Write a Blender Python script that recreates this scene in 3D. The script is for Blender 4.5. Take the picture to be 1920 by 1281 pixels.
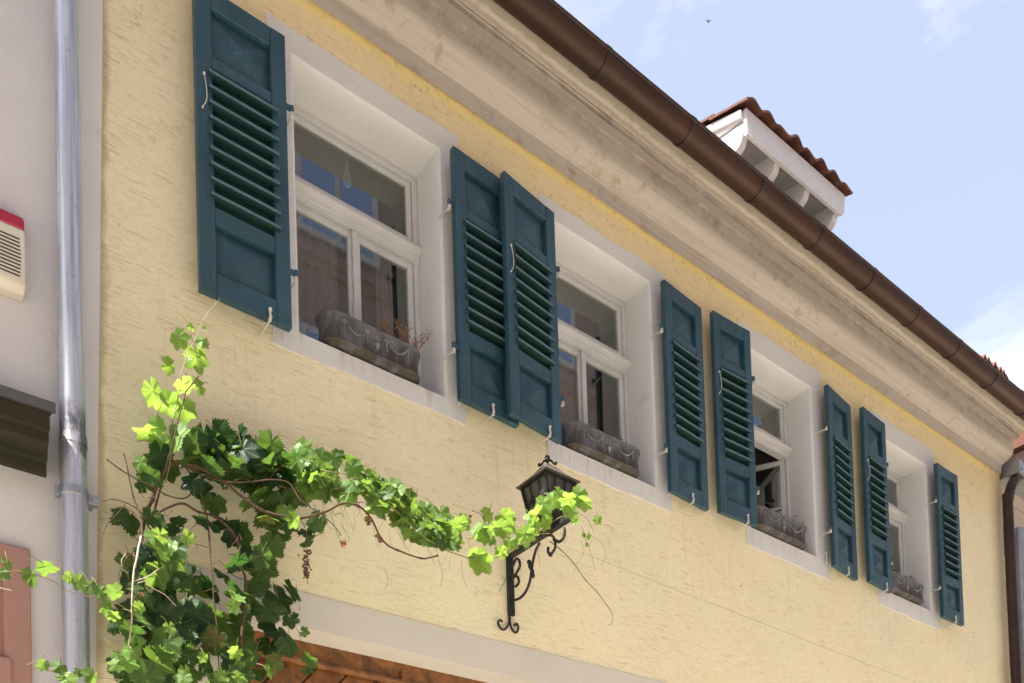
import bpy, math, random
from mathutils import Vector, Matrix, noise as mnoise
random.seed(7)
sc = bpy.context.scene
for o in list(bpy.data.objects): bpy.data.objects.remove(o)

# ---------------------------------------------------------------- camera
# metres; the yellow facade is the plane y=0, x runs along it, the eye is z=0, the street lies at z=-1.6
D = 4.0
RM = Matrix(((0.79006669, -0.61220877, -0.03154442), (-0.00716666, 0.04222959, -0.99908223), (0.61297901, 0.78956766, 0.0289767)))
FL, CY = 1728.188504, 1812.503510
cam = bpy.data.cameras.new('camera'); co = bpy.data.objects.new('camera', cam); sc.collection.objects.link(co)
cam.sensor_width = 36; cam.lens = FL/1920*36; cam.shift_y = (CY-640.5)/1920; cam.clip_start = .05; cam.clip_end = 2000
M = Matrix((RM[0], -RM[1], -RM[2])).transposed().to_4x4(); M.translation = (0, -D, 0); co.matrix_world = M
sc.camera = co
def at(px, py, y=0.):                       # a measured point of the photograph on the plane at depth y -> metres
    v = RM.transposed() @ Vector(((px-960)/FL, (py-CY)/FL, 1)); return Vector((0, -D, 0)) + v*((y+D)/v.y)
def atx(px, py, x):
    v = RM.transposed() @ Vector(((px-960)/FL, (py-CY)/FL, 1)); return Vector((0, -D, 0)) + v*(x/v.x)

# ---------------------------------------------------------------- light
SD = Vector((-.55, -.035, 1)).normalized()   # towards the sun
SKY, SUN, EXPO = .15, 5.0, 1.84
sc.view_settings.view_transform = 'Standard'; sc.view_settings.look = 'None'; sc.view_settings.gamma = 1; sc.view_settings.exposure = EXPO
w = bpy.data.worlds.new('World'); sc.world = w; w.use_nodes = True
nt = w.node_tree; bg = nt.nodes['Background']
sky = nt.nodes.new('ShaderNodeTexSky'); sky.sky_type = 'NISHITA'; sky.sun_disc = False
sky.sun_elevation = math.asin(SD.z); sky.sun_rotation = math.atan2(SD.x, SD.y); sky.air_density = 1.0; sky.dust_density = 1.2; sky.ozone_density = 2.2
tc = nt.nodes.new('ShaderNodeTexCoord'); mp = nt.nodes.new('ShaderNodeMapping'); mp.inputs['Scale'].default_value = (2.2, 2.2, 5)
nz = nt.nodes.new('ShaderNodeTexNoise'); nz.inputs['Scale'].default_value = 1.6; nz.inputs['Detail'].default_value = 7; nz.inputs['Roughness'].default_value = .62; nz.inputs['Distortion'].default_value = .5
cr = nt.nodes.new('ShaderNodeValToRGB'); cr.color_ramp.elements[0].position = .60; cr.color_ramp.elements[1].position = .98
cr.color_ramp.elements[0].color = (.02, .02, .02, 1)
dt = nt.nodes.new('ShaderNodeVectorMath'); dt.operation = 'DOT_PRODUCT'; cd = Vector((1.09, .47, .66)).normalized(); dt.inputs[1].default_value = cd
mr = nt.nodes.new('ShaderNodeMapRange'); mr.inputs[1].default_value = .985; mr.inputs[2].default_value = 1.0
ad = nt.nodes.new('ShaderNodeMath'); ad.operation = 'ADD'; ad.use_clamp = True
mx = nt.nodes.new('ShaderNodeMix'); mx.data_type = 'RGBA'; mx.inputs['B'].default_value = (2.6, 2.7, 2.9, 1)
L = nt.links.new
L(tc.outputs['Generated'], mp.inputs[0]); L(mp.outputs[0], nz.inputs[0]); L(nz.outputs[0], ad.inputs[0])
L(tc.outputs['Generated'], dt.inputs[0]); L(dt.outputs['Value'], mr.inputs[0])
ml = nt.nodes.new('ShaderNodeMath'); ml.operation = 'MULTIPLY'; ml.inputs[1].default_value = .32; L(mr.outputs[0], ml.inputs[0]); L(ml.outputs[0], ad.inputs[1])
L(ad.outputs[0], cr.inputs[0]); L(cr.outputs[0], mx.inputs['Factor']); pale = nt.nodes.new('ShaderNodeMix'); pale.data_type = 'RGBA'; pale.inputs['Factor'].default_value = .70; pale.inputs['B'].default_value = (1.22, 1.27, 1.42, 1)   # thin high haze over the blue
L(sky.outputs[0], pale.inputs['A']); L(pale.outputs['Result'], mx.inputs['A']); L(mx.outputs['Result'], bg.inputs[0])
bg.inputs[1].default_value = SKY
sl = bpy.data.lights.new('sun', 'SUN'); sl.energy = SUN; sl.angle = math.radians(.53); sl.color = (1, .95, .87)
so = bpy.data.objects.new('sun', sl); sc.collection.objects.link(so); so.rotation_euler = (-SD).to_track_quat('-Z', 'Y').to_euler(); so.location = (-5, -1, 14)

# ---------------------------------------------------------------- material kit
class NT:
    def __init__(s, name):
        s.m = bpy.data.materials.new(name); s.m.use_nodes = True; s.t = s.m.node_tree; s.b = s.t.nodes['Principled BSDF']; s.out = s.t.nodes['Material Output']
        s.tc = s.t.nodes.new('ShaderNodeTexCoord')
    def n(s, kind, **k):
        nd = s.t.nodes.new('ShaderNode'+kind)
        for a, v in k.items():
            if a.startswith('i_'): nd.inputs[int(a[2:])].default_value = v
            else: setattr(nd, a, v)
        return nd
    def l(s, a, b): s.t.links.new(a, b)
    def noise(s, scale=5, vec=(1, 1, 1), detail=4, rough=.55, dist=0., loc=(0, 0, 0)):
        m = s.n('Mapping'); m.inputs['Scale'].default_value = vec; m.inputs['Location'].default_value = loc; s.l(s.tc.outputs['Object'], m.inputs[0])
        q = s.n('TexNoise'); q.inputs['Scale'].default_value = scale; q.inputs['Detail'].default_value = detail; q.inputs['Roughness'].default_value = rough; q.inputs['Distortion'].default_value = dist
        s.l(m.outputs[0], q.inputs[0]); return q.outputs[0]
    def ramp(s, f, a, b):                    # value -> 0..1 between a and b
        r = s.n('MapRange'); r.inputs[1].default_value = a; r.inputs[2].default_value = b; s.l(f, r.inputs[0]); return r.outputs[0]
    def math(s, op, a, b):
        r = s.n('Math', operation=op)
        for i, v in enumerate((a, b)):
            if hasattr(v, 'node'): s.l(v, r.inputs[i])
            else: r.inputs[i].default_value = v
        return r.outputs[0]
    def mix(s, f, a, b):
        r = s.n('Mix', data_type='RGBA')
        for k, v in (('Factor', f), ('A', a), ('B', b)):
            if hasattr(v, 'node'): s.l(v, r.inputs[k])
            else: r.inputs[k].default_value = v if k == 'Factor' else (*v, 1)
        return r.outputs['Result']
    def sep(s):
        q = s.n('SeparateXYZ'); s.l(s.tc.outputs['Object'], q.inputs[0]); return q.outputs
    def col(s, c):
        if hasattr(c, 'node'): s.l(c, s.b.inputs['Base Color'])
        else: s.b.inputs['Base Color'].default_value = (*c, 1)
    def set(s, rough=.7, metal=0, spec=None):
        if hasattr(rough, 'node'): s.l(rough, s.b.inputs['Roughness'])
        else: s.b.inputs['Roughness'].default_value = rough
        s.b.inputs['Metallic'].default_value = metal
        if spec is not None: s.b.inputs['Specular IOR Level'].default_value = spec
    def bump(s, h, strength=.5, dist=.005):
        q = s.n('Bump'); q.inputs['Strength'].default_value = strength; q.inputs['Distance'].default_value = dist; s.l(h, q.inputs['Height']); s.l(q.outputs[0], s.b.inputs['Normal'])

def m_stucco():
    s = NT('yellow_render'); X, Y, Z = s.sep()
    g1 = s.noise(1, (8, 8, 130), 4, .6, .6); g2 = s.noise(1, (17, 17, 250), 3, .6, .6, (3, 1, 7)); patch = s.noise(1.7, (1, 1, 1.6), 3); fine = s.noise(140, (1, 1, 1), 3)
    th = s.math('MULTIPLY', s.math('SUBTRACT', patch, .5), .16)
    gr1 = s.ramp(s.math('SUBTRACT', g1, th), .40, .345); gr2 = s.ramp(s.math('SUBTRACT', g2, th), .41, .335)
    gr = s.math('MAXIMUM', gr1, s.math('MULTIPLY', gr2, .7))
    base = s.mix(s.ramp(s.noise(.9, (1, 1, .8), 5, .6), .3, .7), (.83, .775, .59), (.86, .785, .545))
    base = s.mix(s.math('MULTIPLY', s.ramp(s.noise(40, (1, 1, 1), 4, .7), .35, .7), .35), base, (.74, .62, .36))
    up = s.ramp(s.math('ADD', Z, s.math('MULTIPLY', patch, .12)), 4.3, 4.85)            # warm bounce from the soffit, painted into the wall colour below the eaves
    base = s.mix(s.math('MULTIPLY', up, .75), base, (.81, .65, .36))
    base = s.mix(s.math('MULTIPLY', gr, .58), base, (.61, .47, .22))
    # bright yellow stripe with a wobbly lower edge
    wob = s.math('MULTIPLY', s.math('SUBTRACT', s.noise(3.2, (1, 1, 1), 4, .6), .5), .05)
    st = s.ramp(s.math('ADD', Z, wob), 4.842, 4.882)
    base = s.mix(s.math('MULTIPLY', st, .62), base, (.92, .72, .25))
    # dark specks and soiling
    sp = s.math('MULTIPLY', s.ramp(s.noise(30, (1, 1, .8), 4, .7), .55, .70), s.ramp(s.noise(1.6, (1, 1, 2.2), 3, .6, 0, (4, 0, 2)), .44, .60))
    sp = s.math('MULTIPLY', sp, s.ramp(Z, 3.9, 4.7))
    base = s.mix(s.math('MULTIPLY', sp, .75), base, (.17, .11, .05))
    s2 = s.math('MULTIPLY', s.ramp(s.noise(13, (1, 1, 1), 5, .75, 0, (9, 9, 9)), .60, .72), .42)
    base = s.mix(s2, base, (.30, .22, .11))
    wv = s.math('MULTIPLY', s.math('SUBTRACT', s.noise(2.5, (1, 1, 1), 5, .6), .5), .02)   # one long hairline crack
    ck = s.math('ABSOLUTE', s.math('ADD', s.math('ADD', s.math('SUBTRACT', Z, 2.705), s.math('MULTIPLY', X, .022)), wv), 0)
    ck = s.math('MULTIPLY', s.ramp(ck, .0032, .0012), s.math('MULTIPLY', s.ramp(X, 3.4, 3.9), s.ramp(X, 8.2, 7.0)))
    base = s.mix(s.math('MULTIPLY', ck, .5), base, (.30, .22, .13))
    rn = s.math('MULTIPLY', s.ramp(s.noise(1, (16, 1, .9), 5, .7), .56, .70), s.math('MULTIPLY', s.ramp(Z, 2.3, 3.1), s.ramp(Z, 3.2, 3.1)))   # rain runs below the sills
    base = s.mix(s.math('MULTIPLY', rn, .28), base, (.42, .34, .20))
    pt = s.ramp(s.noise(.8, (1, 1, 1.4), 6, .65, .5, (3, 3, 9)), .50, .62); base = s.mix(s.math('MULTIPLY', pt, .22), base, (.72, .62, .40))
    # dirt along the two edges
    ed = s.math('MAXIMUM', s.ramp(s.math('ADD', X, s.math('MULTIPLY', patch, .12)), 9.12, 9.42), s.ramp(s.math('SUBTRACT', s.math('SUBTRACT', X, s.math('MULTIPLY', Z, .0254)), s.math('MULTIPLY', s.noise(9, (1, 1, .5), 5, .7), .09)), .940, .915))
    base = s.mix(s.math('MULTIPLY', ed, .5), base, (.30, .22, .12))
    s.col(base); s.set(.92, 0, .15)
    h = s.math('ADD', s.math('SUBTRACT', s.math('MULTIPLY', s.noise(1, (16, 16, 90), 3, .6, .6), .35), gr), s.math('MULTIPLY', fine, .18))
    s.bump(h, .62, .0022); return s.m
def m_plaster(name, a, b, dirt=None, dthr=(.55, .75), bump=.25, fs=120, rough=.9, stretch=(1, 1, 1)):
    s = NT(name); base = s.mix(s.ramp(s.noise(2.3, stretch, 5, .6), .3, .7), a, b)
    base = s.mix(s.math('MULTIPLY', s.ramp(s.noise(fs, (1, 1, 1), 3, .7), .4, .75), .18), base, tuple(c*.7 for c in a))
    if name == 'window_surround_paint':       # rusty drips under the flower boxes
        Z = s.sep()[2]; dr = s.math('MULTIPLY', s.ramp(s.noise(1, (30, 1, 2), 5, .7), .53, .66), s.math('MULTIPLY', s.ramp(Z, 3.09, 3.2), s.ramp(Z, 3.24, 3.21)))
        base = s.mix(s.math('MULTIPLY', dr, .55), base, (.36, .26, .17))
    if dirt:
        d = s.math('MULTIPLY', s.ramp(s.noise(5, stretch, 6, .7, .3, (2, 5, 1)), *dthr), .6); base = s.mix(d, base, dirt)
        d2 = s.math('MULTIPLY', s.ramp(s.noise(38, (1, 1, 1), 4, .7, 0, (7, 2, 3)), .68, .78), .6); base = s.mix(d2, base, tuple(c*.5 for c in dirt))
    s.col(base); s.set(rough, 0, .15); s.bump(s.noise(fs, (1, 1, 1), 3, .7), bump, .002); return s.m
def m_cornice():
    s = NT('cornice_plaster'); X, Y, Z = s.sep()
    st = (1, 9, 9); base = s.mix(s.ramp(s.noise(1.1, st, 5, .6), .35, .65), (.48, .435, .385), (.44, .395, .345))
    # colour of the individual mouldings: darker bands, set by depth
    def band(c, hw, f): return s.math('MULTIPLY', s.ramp(s.math('ABSOLUTE', s.math('ADD', s.math('SUBTRACT', Y, c), s.math('MULTIPLY', s.math('SUBTRACT', s.noise(7, (1, 1, 1), 4, .7), .5), .035)), 0), hw, hw*.6), f)
    base = s.mix(band(-.172, .034, .85), base, (.25, .215, .20))
    base = s.mix(band(-.222, .014, .6), base, (.28, .23, .19))
    base = s.mix(band(-.285, .034, .7), base, (.24, .21, .16))
    lines = s.math('MULTIPLY', s.ramp(s.noise(2.0, (.45, 20, 20), 6, .75, .4, (1, 2, 3)), .50, .66), .55); base = s.mix(lines, base, (.31, .265, .22))
    spots = s.math('MULTIPLY', s.ramp(s.noise(9, (.7, 1, 1), 6, .75, .2, (5, 5, 5)), .54, .70), .75); base = s.mix(spots, base, (.27, .21, .15))
    s.col(base); s.set(.9, 0, .15); s.bump(s.noise(25, (.5, 1, 1), 6, .75), .6, .004); return s.m
def m_paint(name, a, b, rough=.45, bump=.15, chips=None, vec=(1, 1, 1), spec=.4):
    s = NT(name); n = s.noise(5, vec, 5, .65); base = s.mix(s.ramp(n, .3, .7), a, b)
    if chips:
        g = s.math('MULTIPLY', s.ramp(s.noise(60, vec, 4, .75, 0, (3, 1, 1)), .66, .74), .7); base = s.mix(g, base, chips)
    s.col(base); s.set(s.math('ADD', s.math('MULTIPLY', s.noise(25, vec, 4), .3), rough-.12), 0, spec); s.bump(s.noise(45, vec, 4, .6), bump, .002); return s.m
def m_shutter():
    s = NT('teal_shutter_paint'); oi = s.n('ObjectInfo')
    base = s.mix(s.ramp(s.noise(4, (1, 1, .6), 5, .65), .32, .68), (.008, .040, .062), (.028, .084, .118))
    base = s.mix(s.math('MULTIPLY', oi.outputs['Random'], .35), base, (.030, .072, .092))
    wr = s.math('MULTIPLY', s.ramp(s.noise(9, (3, 3, .35), 6, .75), .56, .72), .5); base = s.mix(wr, base, (.065, .135, .175))
    ds = s.math('MULTIPLY', s.ramp(s.noise(6, (1, 1, 1), 6, .7, .3, (4, 4, 4)), .60, .72), .5); base = s.mix(ds, base, (.008, .028, .032))
    ch = s.ramp(s.noise(70, (1, 1, .6), 3, .6, 0, (3, 1, 1)), .715, .75); base = s.mix(s.math('MULTIPLY', ch, .8), base, (.22, .27, .26))
    s.col(base); s.set(s.math('ADD', s.math('MULTIPLY', s.noise(18, (1, 1, .4), 4), .35), .27), 0, .5); s.bump(s.noise(38, (2.2, 2.2, .25), 5, .7), .45, .0022); return s.m
def m_metal(name, a, b, rough=.4, metal=1., vec=(1, 1, 1), sc_=6, bump=.1):
    s = NT(name); s.col(s.mix(s.ramp(s.noise(sc_, vec, 5, .65), .3, .7), a, b)); s.set(s.math('ADD', s.math('MULTIPLY', s.noise(14, vec, 4), .3), rough-.15), metal); s.bump(s.noise(40, vec, 3), bump, .001); return s.m
def m_zinc():
    s = NT('galvanised_steel'); Z = s.sep()[2]
    base = s.mix(s.ramp(s.noise(8, (7, 7, .2), 6, .7), .3, .7), (.36, .38, .42), (.80, .82, .87))
    st = s.math('MULTIPLY', s.ramp(s.noise(7, (1, 1, .5), 6, .75, .3), .46, .56), s.math('MULTIPLY', s.ramp(Z, 2.08, 2.16), s.ramp(Z, 2.44, 2.34))); base = s.mix(s.math('MULTIPLY', st, .75), base, (.06, .06, .07))
    sp = s.math('MULTIPLY', s.ramp(s.noise(30, (1, 1, .5), 5, .75), .60, .72), .5); base = s.mix(sp, base, (.16, .16, .18))
    s.col(base); s.set(s.math('ADD', s.math('MULTIPLY', s.noise(12, (3, 3, .3), 5, .7), .5), .20), .85); s.bump(s.noise(5, (1, 1, .5), 5, .6), .35, .006); return s.m
def m_box():
    s = NT('weathered_zinc_box'); X, Y, Z = s.sep()
    base = s.mix(s.ramp(s.noise(9, (1, 1, .6), 5, .7), .35, .65), (.060, .062, .072), (.15, .15, .165))
    r = s.math('MULTIPLY', s.ramp(s.math('SUBTRACT', s.noise(12, (1, 1, .5), 5, .7, .3, (3, 3, 3)), s.math('MULTIPLY', Z, 1.7)), .48, .30), 0)
    rust = s.ramp(s.math('SUBTRACT', s.noise(11, (1, 1, .35), 5, .75, .3, (3, 3, 3)), s.math('MULTIPLY', Z, 1.5)), .36, .50)
    base = s.mix(s.math('MULTIPLY', rust, .8), base, (.045, .028, .018))
    s.col(base); s.set(.62, .25); s.bump(s.noise(50, (1, 1, 1), 4), .15, .001); return s.m
def m_glass():
    s = NT('window_glass'); t = s.t; t.nodes.remove(s.b)
    g = s.n('BsdfGlossy'); g.inputs['Roughness'].default_value = .01; g.inputs['Color'].default_value = (.95, .97, 1, 1)
    tr = s.n('BsdfTransparent'); tr.inputs['Color'].default_value = (.80, .82, .80, 1)
    fr = s.n('Fresnel'); ge = s.n('NewGeometry'); io = s.n('MapRange'); io.inputs[3].default_value = 1.55; io.inputs[4].default_value = 1/1.55
    s.l(ge.outputs['Backfacing'], io.inputs[0]); s.l(io.outputs[0], fr.inputs['IOR'])
    f2 = s.math('ADD', s.math('MULTIPLY', fr.outputs[0], 1.5), .02)
    mxs = s.n('MixShader'); s.l(f2, mxs.inputs[0]); s.l(tr.outputs[0], mxs.inputs[1]); s.l(g.outputs[0], mxs.inputs[2]); s.l(mxs.outputs[0], s.out.inputs[0])
    return s.m
    bq = s.n('Bump'); bq.inputs['Strength'].default_value = .03; bq.inputs['Distance'].default_value = .01; s.l(s.noise(3.2, (1, 1, 1), 2), bq.inputs['Height']); s.l(bq.outputs[0], g.inputs['Normal']); return s.m
def m_leaf():
    s = NT('vine_leaf'); a = s.n('Attribute', attribute_name='leafcol'); q = s.n('SeparateColor'); s.l(a.outputs['Color'], q.inputs[0])
    vein, age_sun, rnd = q.outputs  # dark-to-bright scale: sunlight and shade painted in, plus youth of leaves
    top = s.mix(age_sun, (.014, .050, .023), (.22, .40, .055)); top = s.mix(s.math('MULTIPLY', rnd, .4), top, (.030, .070, .032)); top = s.mix(s.math('MULTIPLY', s.ramp(rnd, .93, .97), s.ramp(s.noise(45, (1, 1, 1), 3), .45, .6)), top, (.20, .11, .03))
    geo = s.n('NewGeometry'); under = s.mix(age_sun, (.018, .048, .024), (.21, .39, .08)); c = s.mix(geo.outputs['Backfacing'], top, under)
    c = s.mix(s.math('MULTIPLY', s.ramp(vein, .80, 1.0), .45), c, (.22, .34, .12))
    c = s.mix(s.math('MULTIPLY', s.ramp(s.noise(90, (1, 1, 1), 3), .5, .75), .3), c, (.03, .07, .02))
    s.col(c); s.set(.5, 0, .3)
    tl = s.n('BsdfTranslucent'); s.l(s.mix(age_sun, (.022, .075, .008), (.42, .62, .09)), tl.inputs[0])
    mx_ = s.n('MixShader'); mx_.inputs[0].default_value = .5; s.l(s.b.outputs[0], mx_.inputs[1]); s.l(tl.outputs[0], mx_.inputs[2]); s.l(mx_.outputs[0], s.out.inputs[0])
    s.bump(s.noise(70, (1, 1, 1), 3), .25, .003); return s.m
def m_curtain():
    s = NT('lace_curtain'); X, Y, Z = s.sep()
    v = s.n('TexVoronoi'); v.inputs['Scale'].default_value = 120; s.l(s.tc.outputs['Object'], v.inputs[0])
    c = s.mix(s.ramp(v.outputs['Distance'], .25, .5), (.19, .16, .175), (.33, .285, .31)); s.col(c); s.set(.95, 0, .1)
    tr = s.n('BsdfTransparent'); mx_ = s.n('MixShader'); mx_.inputs[0].default_value = .6; s.l(tr.outputs[0], mx_.inputs[1]); s.l(s.b.outputs[0], mx_.inputs[2])
    m2 = s.n('MixShader'); m2.inputs[0].default_value = .65; s.l(mx_.outputs[0], m2.inputs[1]); s.l(s.b.outputs[0], m2.inputs[2]); s.l(m2.outputs[0], s.out.inputs[0]); return s.m
def m_wood(name, a, b, vec, rough=.4):
    s = NT(name); n = s.noise(3, vec, 6, .6, 1.2); wv = s.noise(1.3, (1, 1, 1), 3)
    s.col(s.mix(s.ramp(n, .35, .68), s.mix(wv, a, b), tuple(c*.35 for c in a))); s.set(rough, 0, .5); s.bump(n, .25, .002); return s.m
def m_tile():
    s = NT('clay_tile'); s.col(s.mix(s.ramp(s.noise(7, (1, 1, 1), 5, .7), .3, .7), (.20, .082, .056), (.10, .050, .040))); s.set(.8, 0, .2); s.bump(s.noise(50, (1, 1, 1), 4), .3, .003); return s.m
def m_plain(name, c, rough=.8, metal=0): 
    s = NT(name); s.col(s.mix(s.ramp(s.noise(8, (1, 1, 1), 4), .3, .7), c, tuple(x*.85 for x in c))); s.set(rough, metal); return s.m
def m_blocks():
    s = NT('cream_block_wall'); b = s.n('TexBrick'); m = s.n('Mapping'); s.l(s.tc.outputs['Object'], m.inputs[0]); m.inputs['Rotation'].default_value = (math.radians(-90), 0, 0); s.l(m.outputs[0], b.inputs[0])
    b.inputs['Scale'].default_value = 1; b.inputs['Brick Width'].default_value = .5; b.inputs['Row Height'].default_value = .28; b.inputs['Mortar Size'].default_value = .006
    b.inputs['Color1'].default_value = (.58, .50, .40, 1); b.inputs['Color2'].default_value = (.50, .43, .36, 1); b.inputs['Mortar'].default_value = (.3, .24, .2, 1)
    s.col(b.outputs[0]); s.set(.9); return s.m
def m_cobble():
    s = NT('street_paving'); v = s.n('TexVoronoi', feature='DISTANCE_TO_EDGE'); v.inputs['Scale'].default_value = 8; s.l(s.tc.outputs['Object'], v.inputs[0])
    s.col(s.mix(s.ramp(v.outputs['Distance'], .02, .10), (.12, .11, .10), s.mix(s.noise(3), (.54, .49, .40), (.64, .58, .48)))); s.set(.85); s.bump(s.ramp(v.outputs['Distance'], 0, .12), .6, .01); return s.m
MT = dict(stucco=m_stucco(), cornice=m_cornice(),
    surround=m_plaster('window_surround_paint', (.64, .645, .65), (.69, .69, .69), (.42, .37, .32), (.60, .80), .5, 70),
    lintel=m_plaster('lintel_paint', (.60, .575, .52), (.65, .62, .57), (.40, .35, .31), (.62, .8), .2, 90),
    lilac=m_plaster('pale_lilac_render', (.625, .615, .64), (.675, .665, .68), (.42, .35, .31), (.60, .82), 1.0, 75),
    shutter=m_shutter(),
    nose=m_paint('lit_louvre_edge', (.055, .115, .155), (.085, .15, .19), .6, .2), slat=m_paint('shaded_teal_louvre', (.010, .045, .046), (.018, .058, .050), .8, .3, (.04, .05, .03), (.35, 1, 1), .3),  # lit louvre edges lighter, shaded undersides darker: painted into the colour
    whitepaint=m_paint('white_window_paint', (.55, .555, .555), (.64, .645, .64), .45, .15, (.35, .32, .28)),
    ironwhite=m_paint('chipped_white_iron', (.42, .40, .36), (.62, .59, .54), .6, .6, (.16, .07, .03)),
    zinc=m_zinc(),
    zincd=m_metal('zinc_clamp', (.38, .40, .44), (.5, .52, .56), .45, 1.),
    copper=m_metal('brown_copper', (.038, .019, .014), (.070, .032, .019), .5, .45, (.3, 1, 1), 4, .08),
    copperd=m_metal('dark_copper_pipe', (.030, .019, .017), (.055, .030, .024), .5, .4),
    boxzinc=m_box(), glass=m_glass(), leaf=m_leaf(), relief=m_metal('pale_relief_zinc', (.11, .11, .12), (.30, .30, .31), .6, .2, (1, 1, 1), 14, .1), curtain=m_curtain(),  # relief zinc is lighter than the trough
    gate=m_wood('varnished_gate_wood', (.24, .095, .030), (.34, .145, .045), (3, 1, 3)),
    iron=m_metal('black_wrought_iron', (.018, .018, .02), (.04, .038, .037), .5, .5, (1, 1, 1), 20, .2),
    lamproof=m_metal('dull_lamp_roof', (.09, .08, .07), (.16, .14, .12), .5, .5, (1, 1, 1), 9, .2),
    lampglass=m_plain('dusty_lamp_glass', (.075, .072, .062), .2),
    bark=m_plaster('vine_bark', (.085, .055, .038), (.14, .09, .06), (.035, .024, .018), (.5, .7), .8, 60, .9, (1, 1, .3)),
    cane=m_plain('green_cane', (.22, .20, .07), .6), twig=m_plain('sunlit_pale_twig', (.50, .40, .32), .8), dry=m_plain('dried_brown_plant', (.26, .13, .06), .9), soil=m_plain('dry_soil', (.07, .05, .035), .95),  # twig: sunlight on the stems is painted into its pale colour
    tile=m_tile(), oldtile=m_plaster('weathered_roof_tile', (.13, .10, .085), (.17, .13, .11)), white=m_plaster('white_board_paint', (.78, .78, .79), (.82, .82, .82), (.50, .48, .46), (.6, .8), .15, 60), soffit=m_plain('grey_soffit_board', (.42, .43, .44)),
    black=m_plain('dark_gap', (.02, .018, .016), .9), room=m_plain('room_wall', (.30, .25, .21), .95), ceil=m_plain('room_ceiling', (.55, .46, .38), .95),
    sandstone=m_plaster('pink_sandstone', (.34, .20, .175), (.39, .23, .20), (.33, .17, .14), (.6, .8), .5, 80),
    ledge=m_plaster('shade_dark_ledge', (.030, .028, .020), (.050, .038, .027), (.014, .022, .012), (.45, .7), .6, 50, .85, (.4, 1, 1)), lead=m_plain('lead_cap', (.060, .060, .062), .7, 0),  # ledge: its shade is put into the near-black colour
    cream=m_plain('cream_plastic', (.70, .65, .55), .4), red=m_plain('red_plastic_lens', (.42, .02, .06), .18), slot=m_plain('dark_slot', (.03, .03, .03), .8),
    blocks=m_blocks(), cobble=m_cobble(), oppwall=m_plaster('opposite_render', (.46, .36, .31), (.50, .40, .345), None), opptrim=m_plain('opposite_white_trim', (.78, .77, .80)), oppglass=m_metal('sky_reflecting_glass', (.5, .6, .75), (.55, .65, .8), .12, 1., (1, 1, 1), 2, 0),
    bird=m_plain('dark_feathers', (.03, .03, .035), .9))

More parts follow.
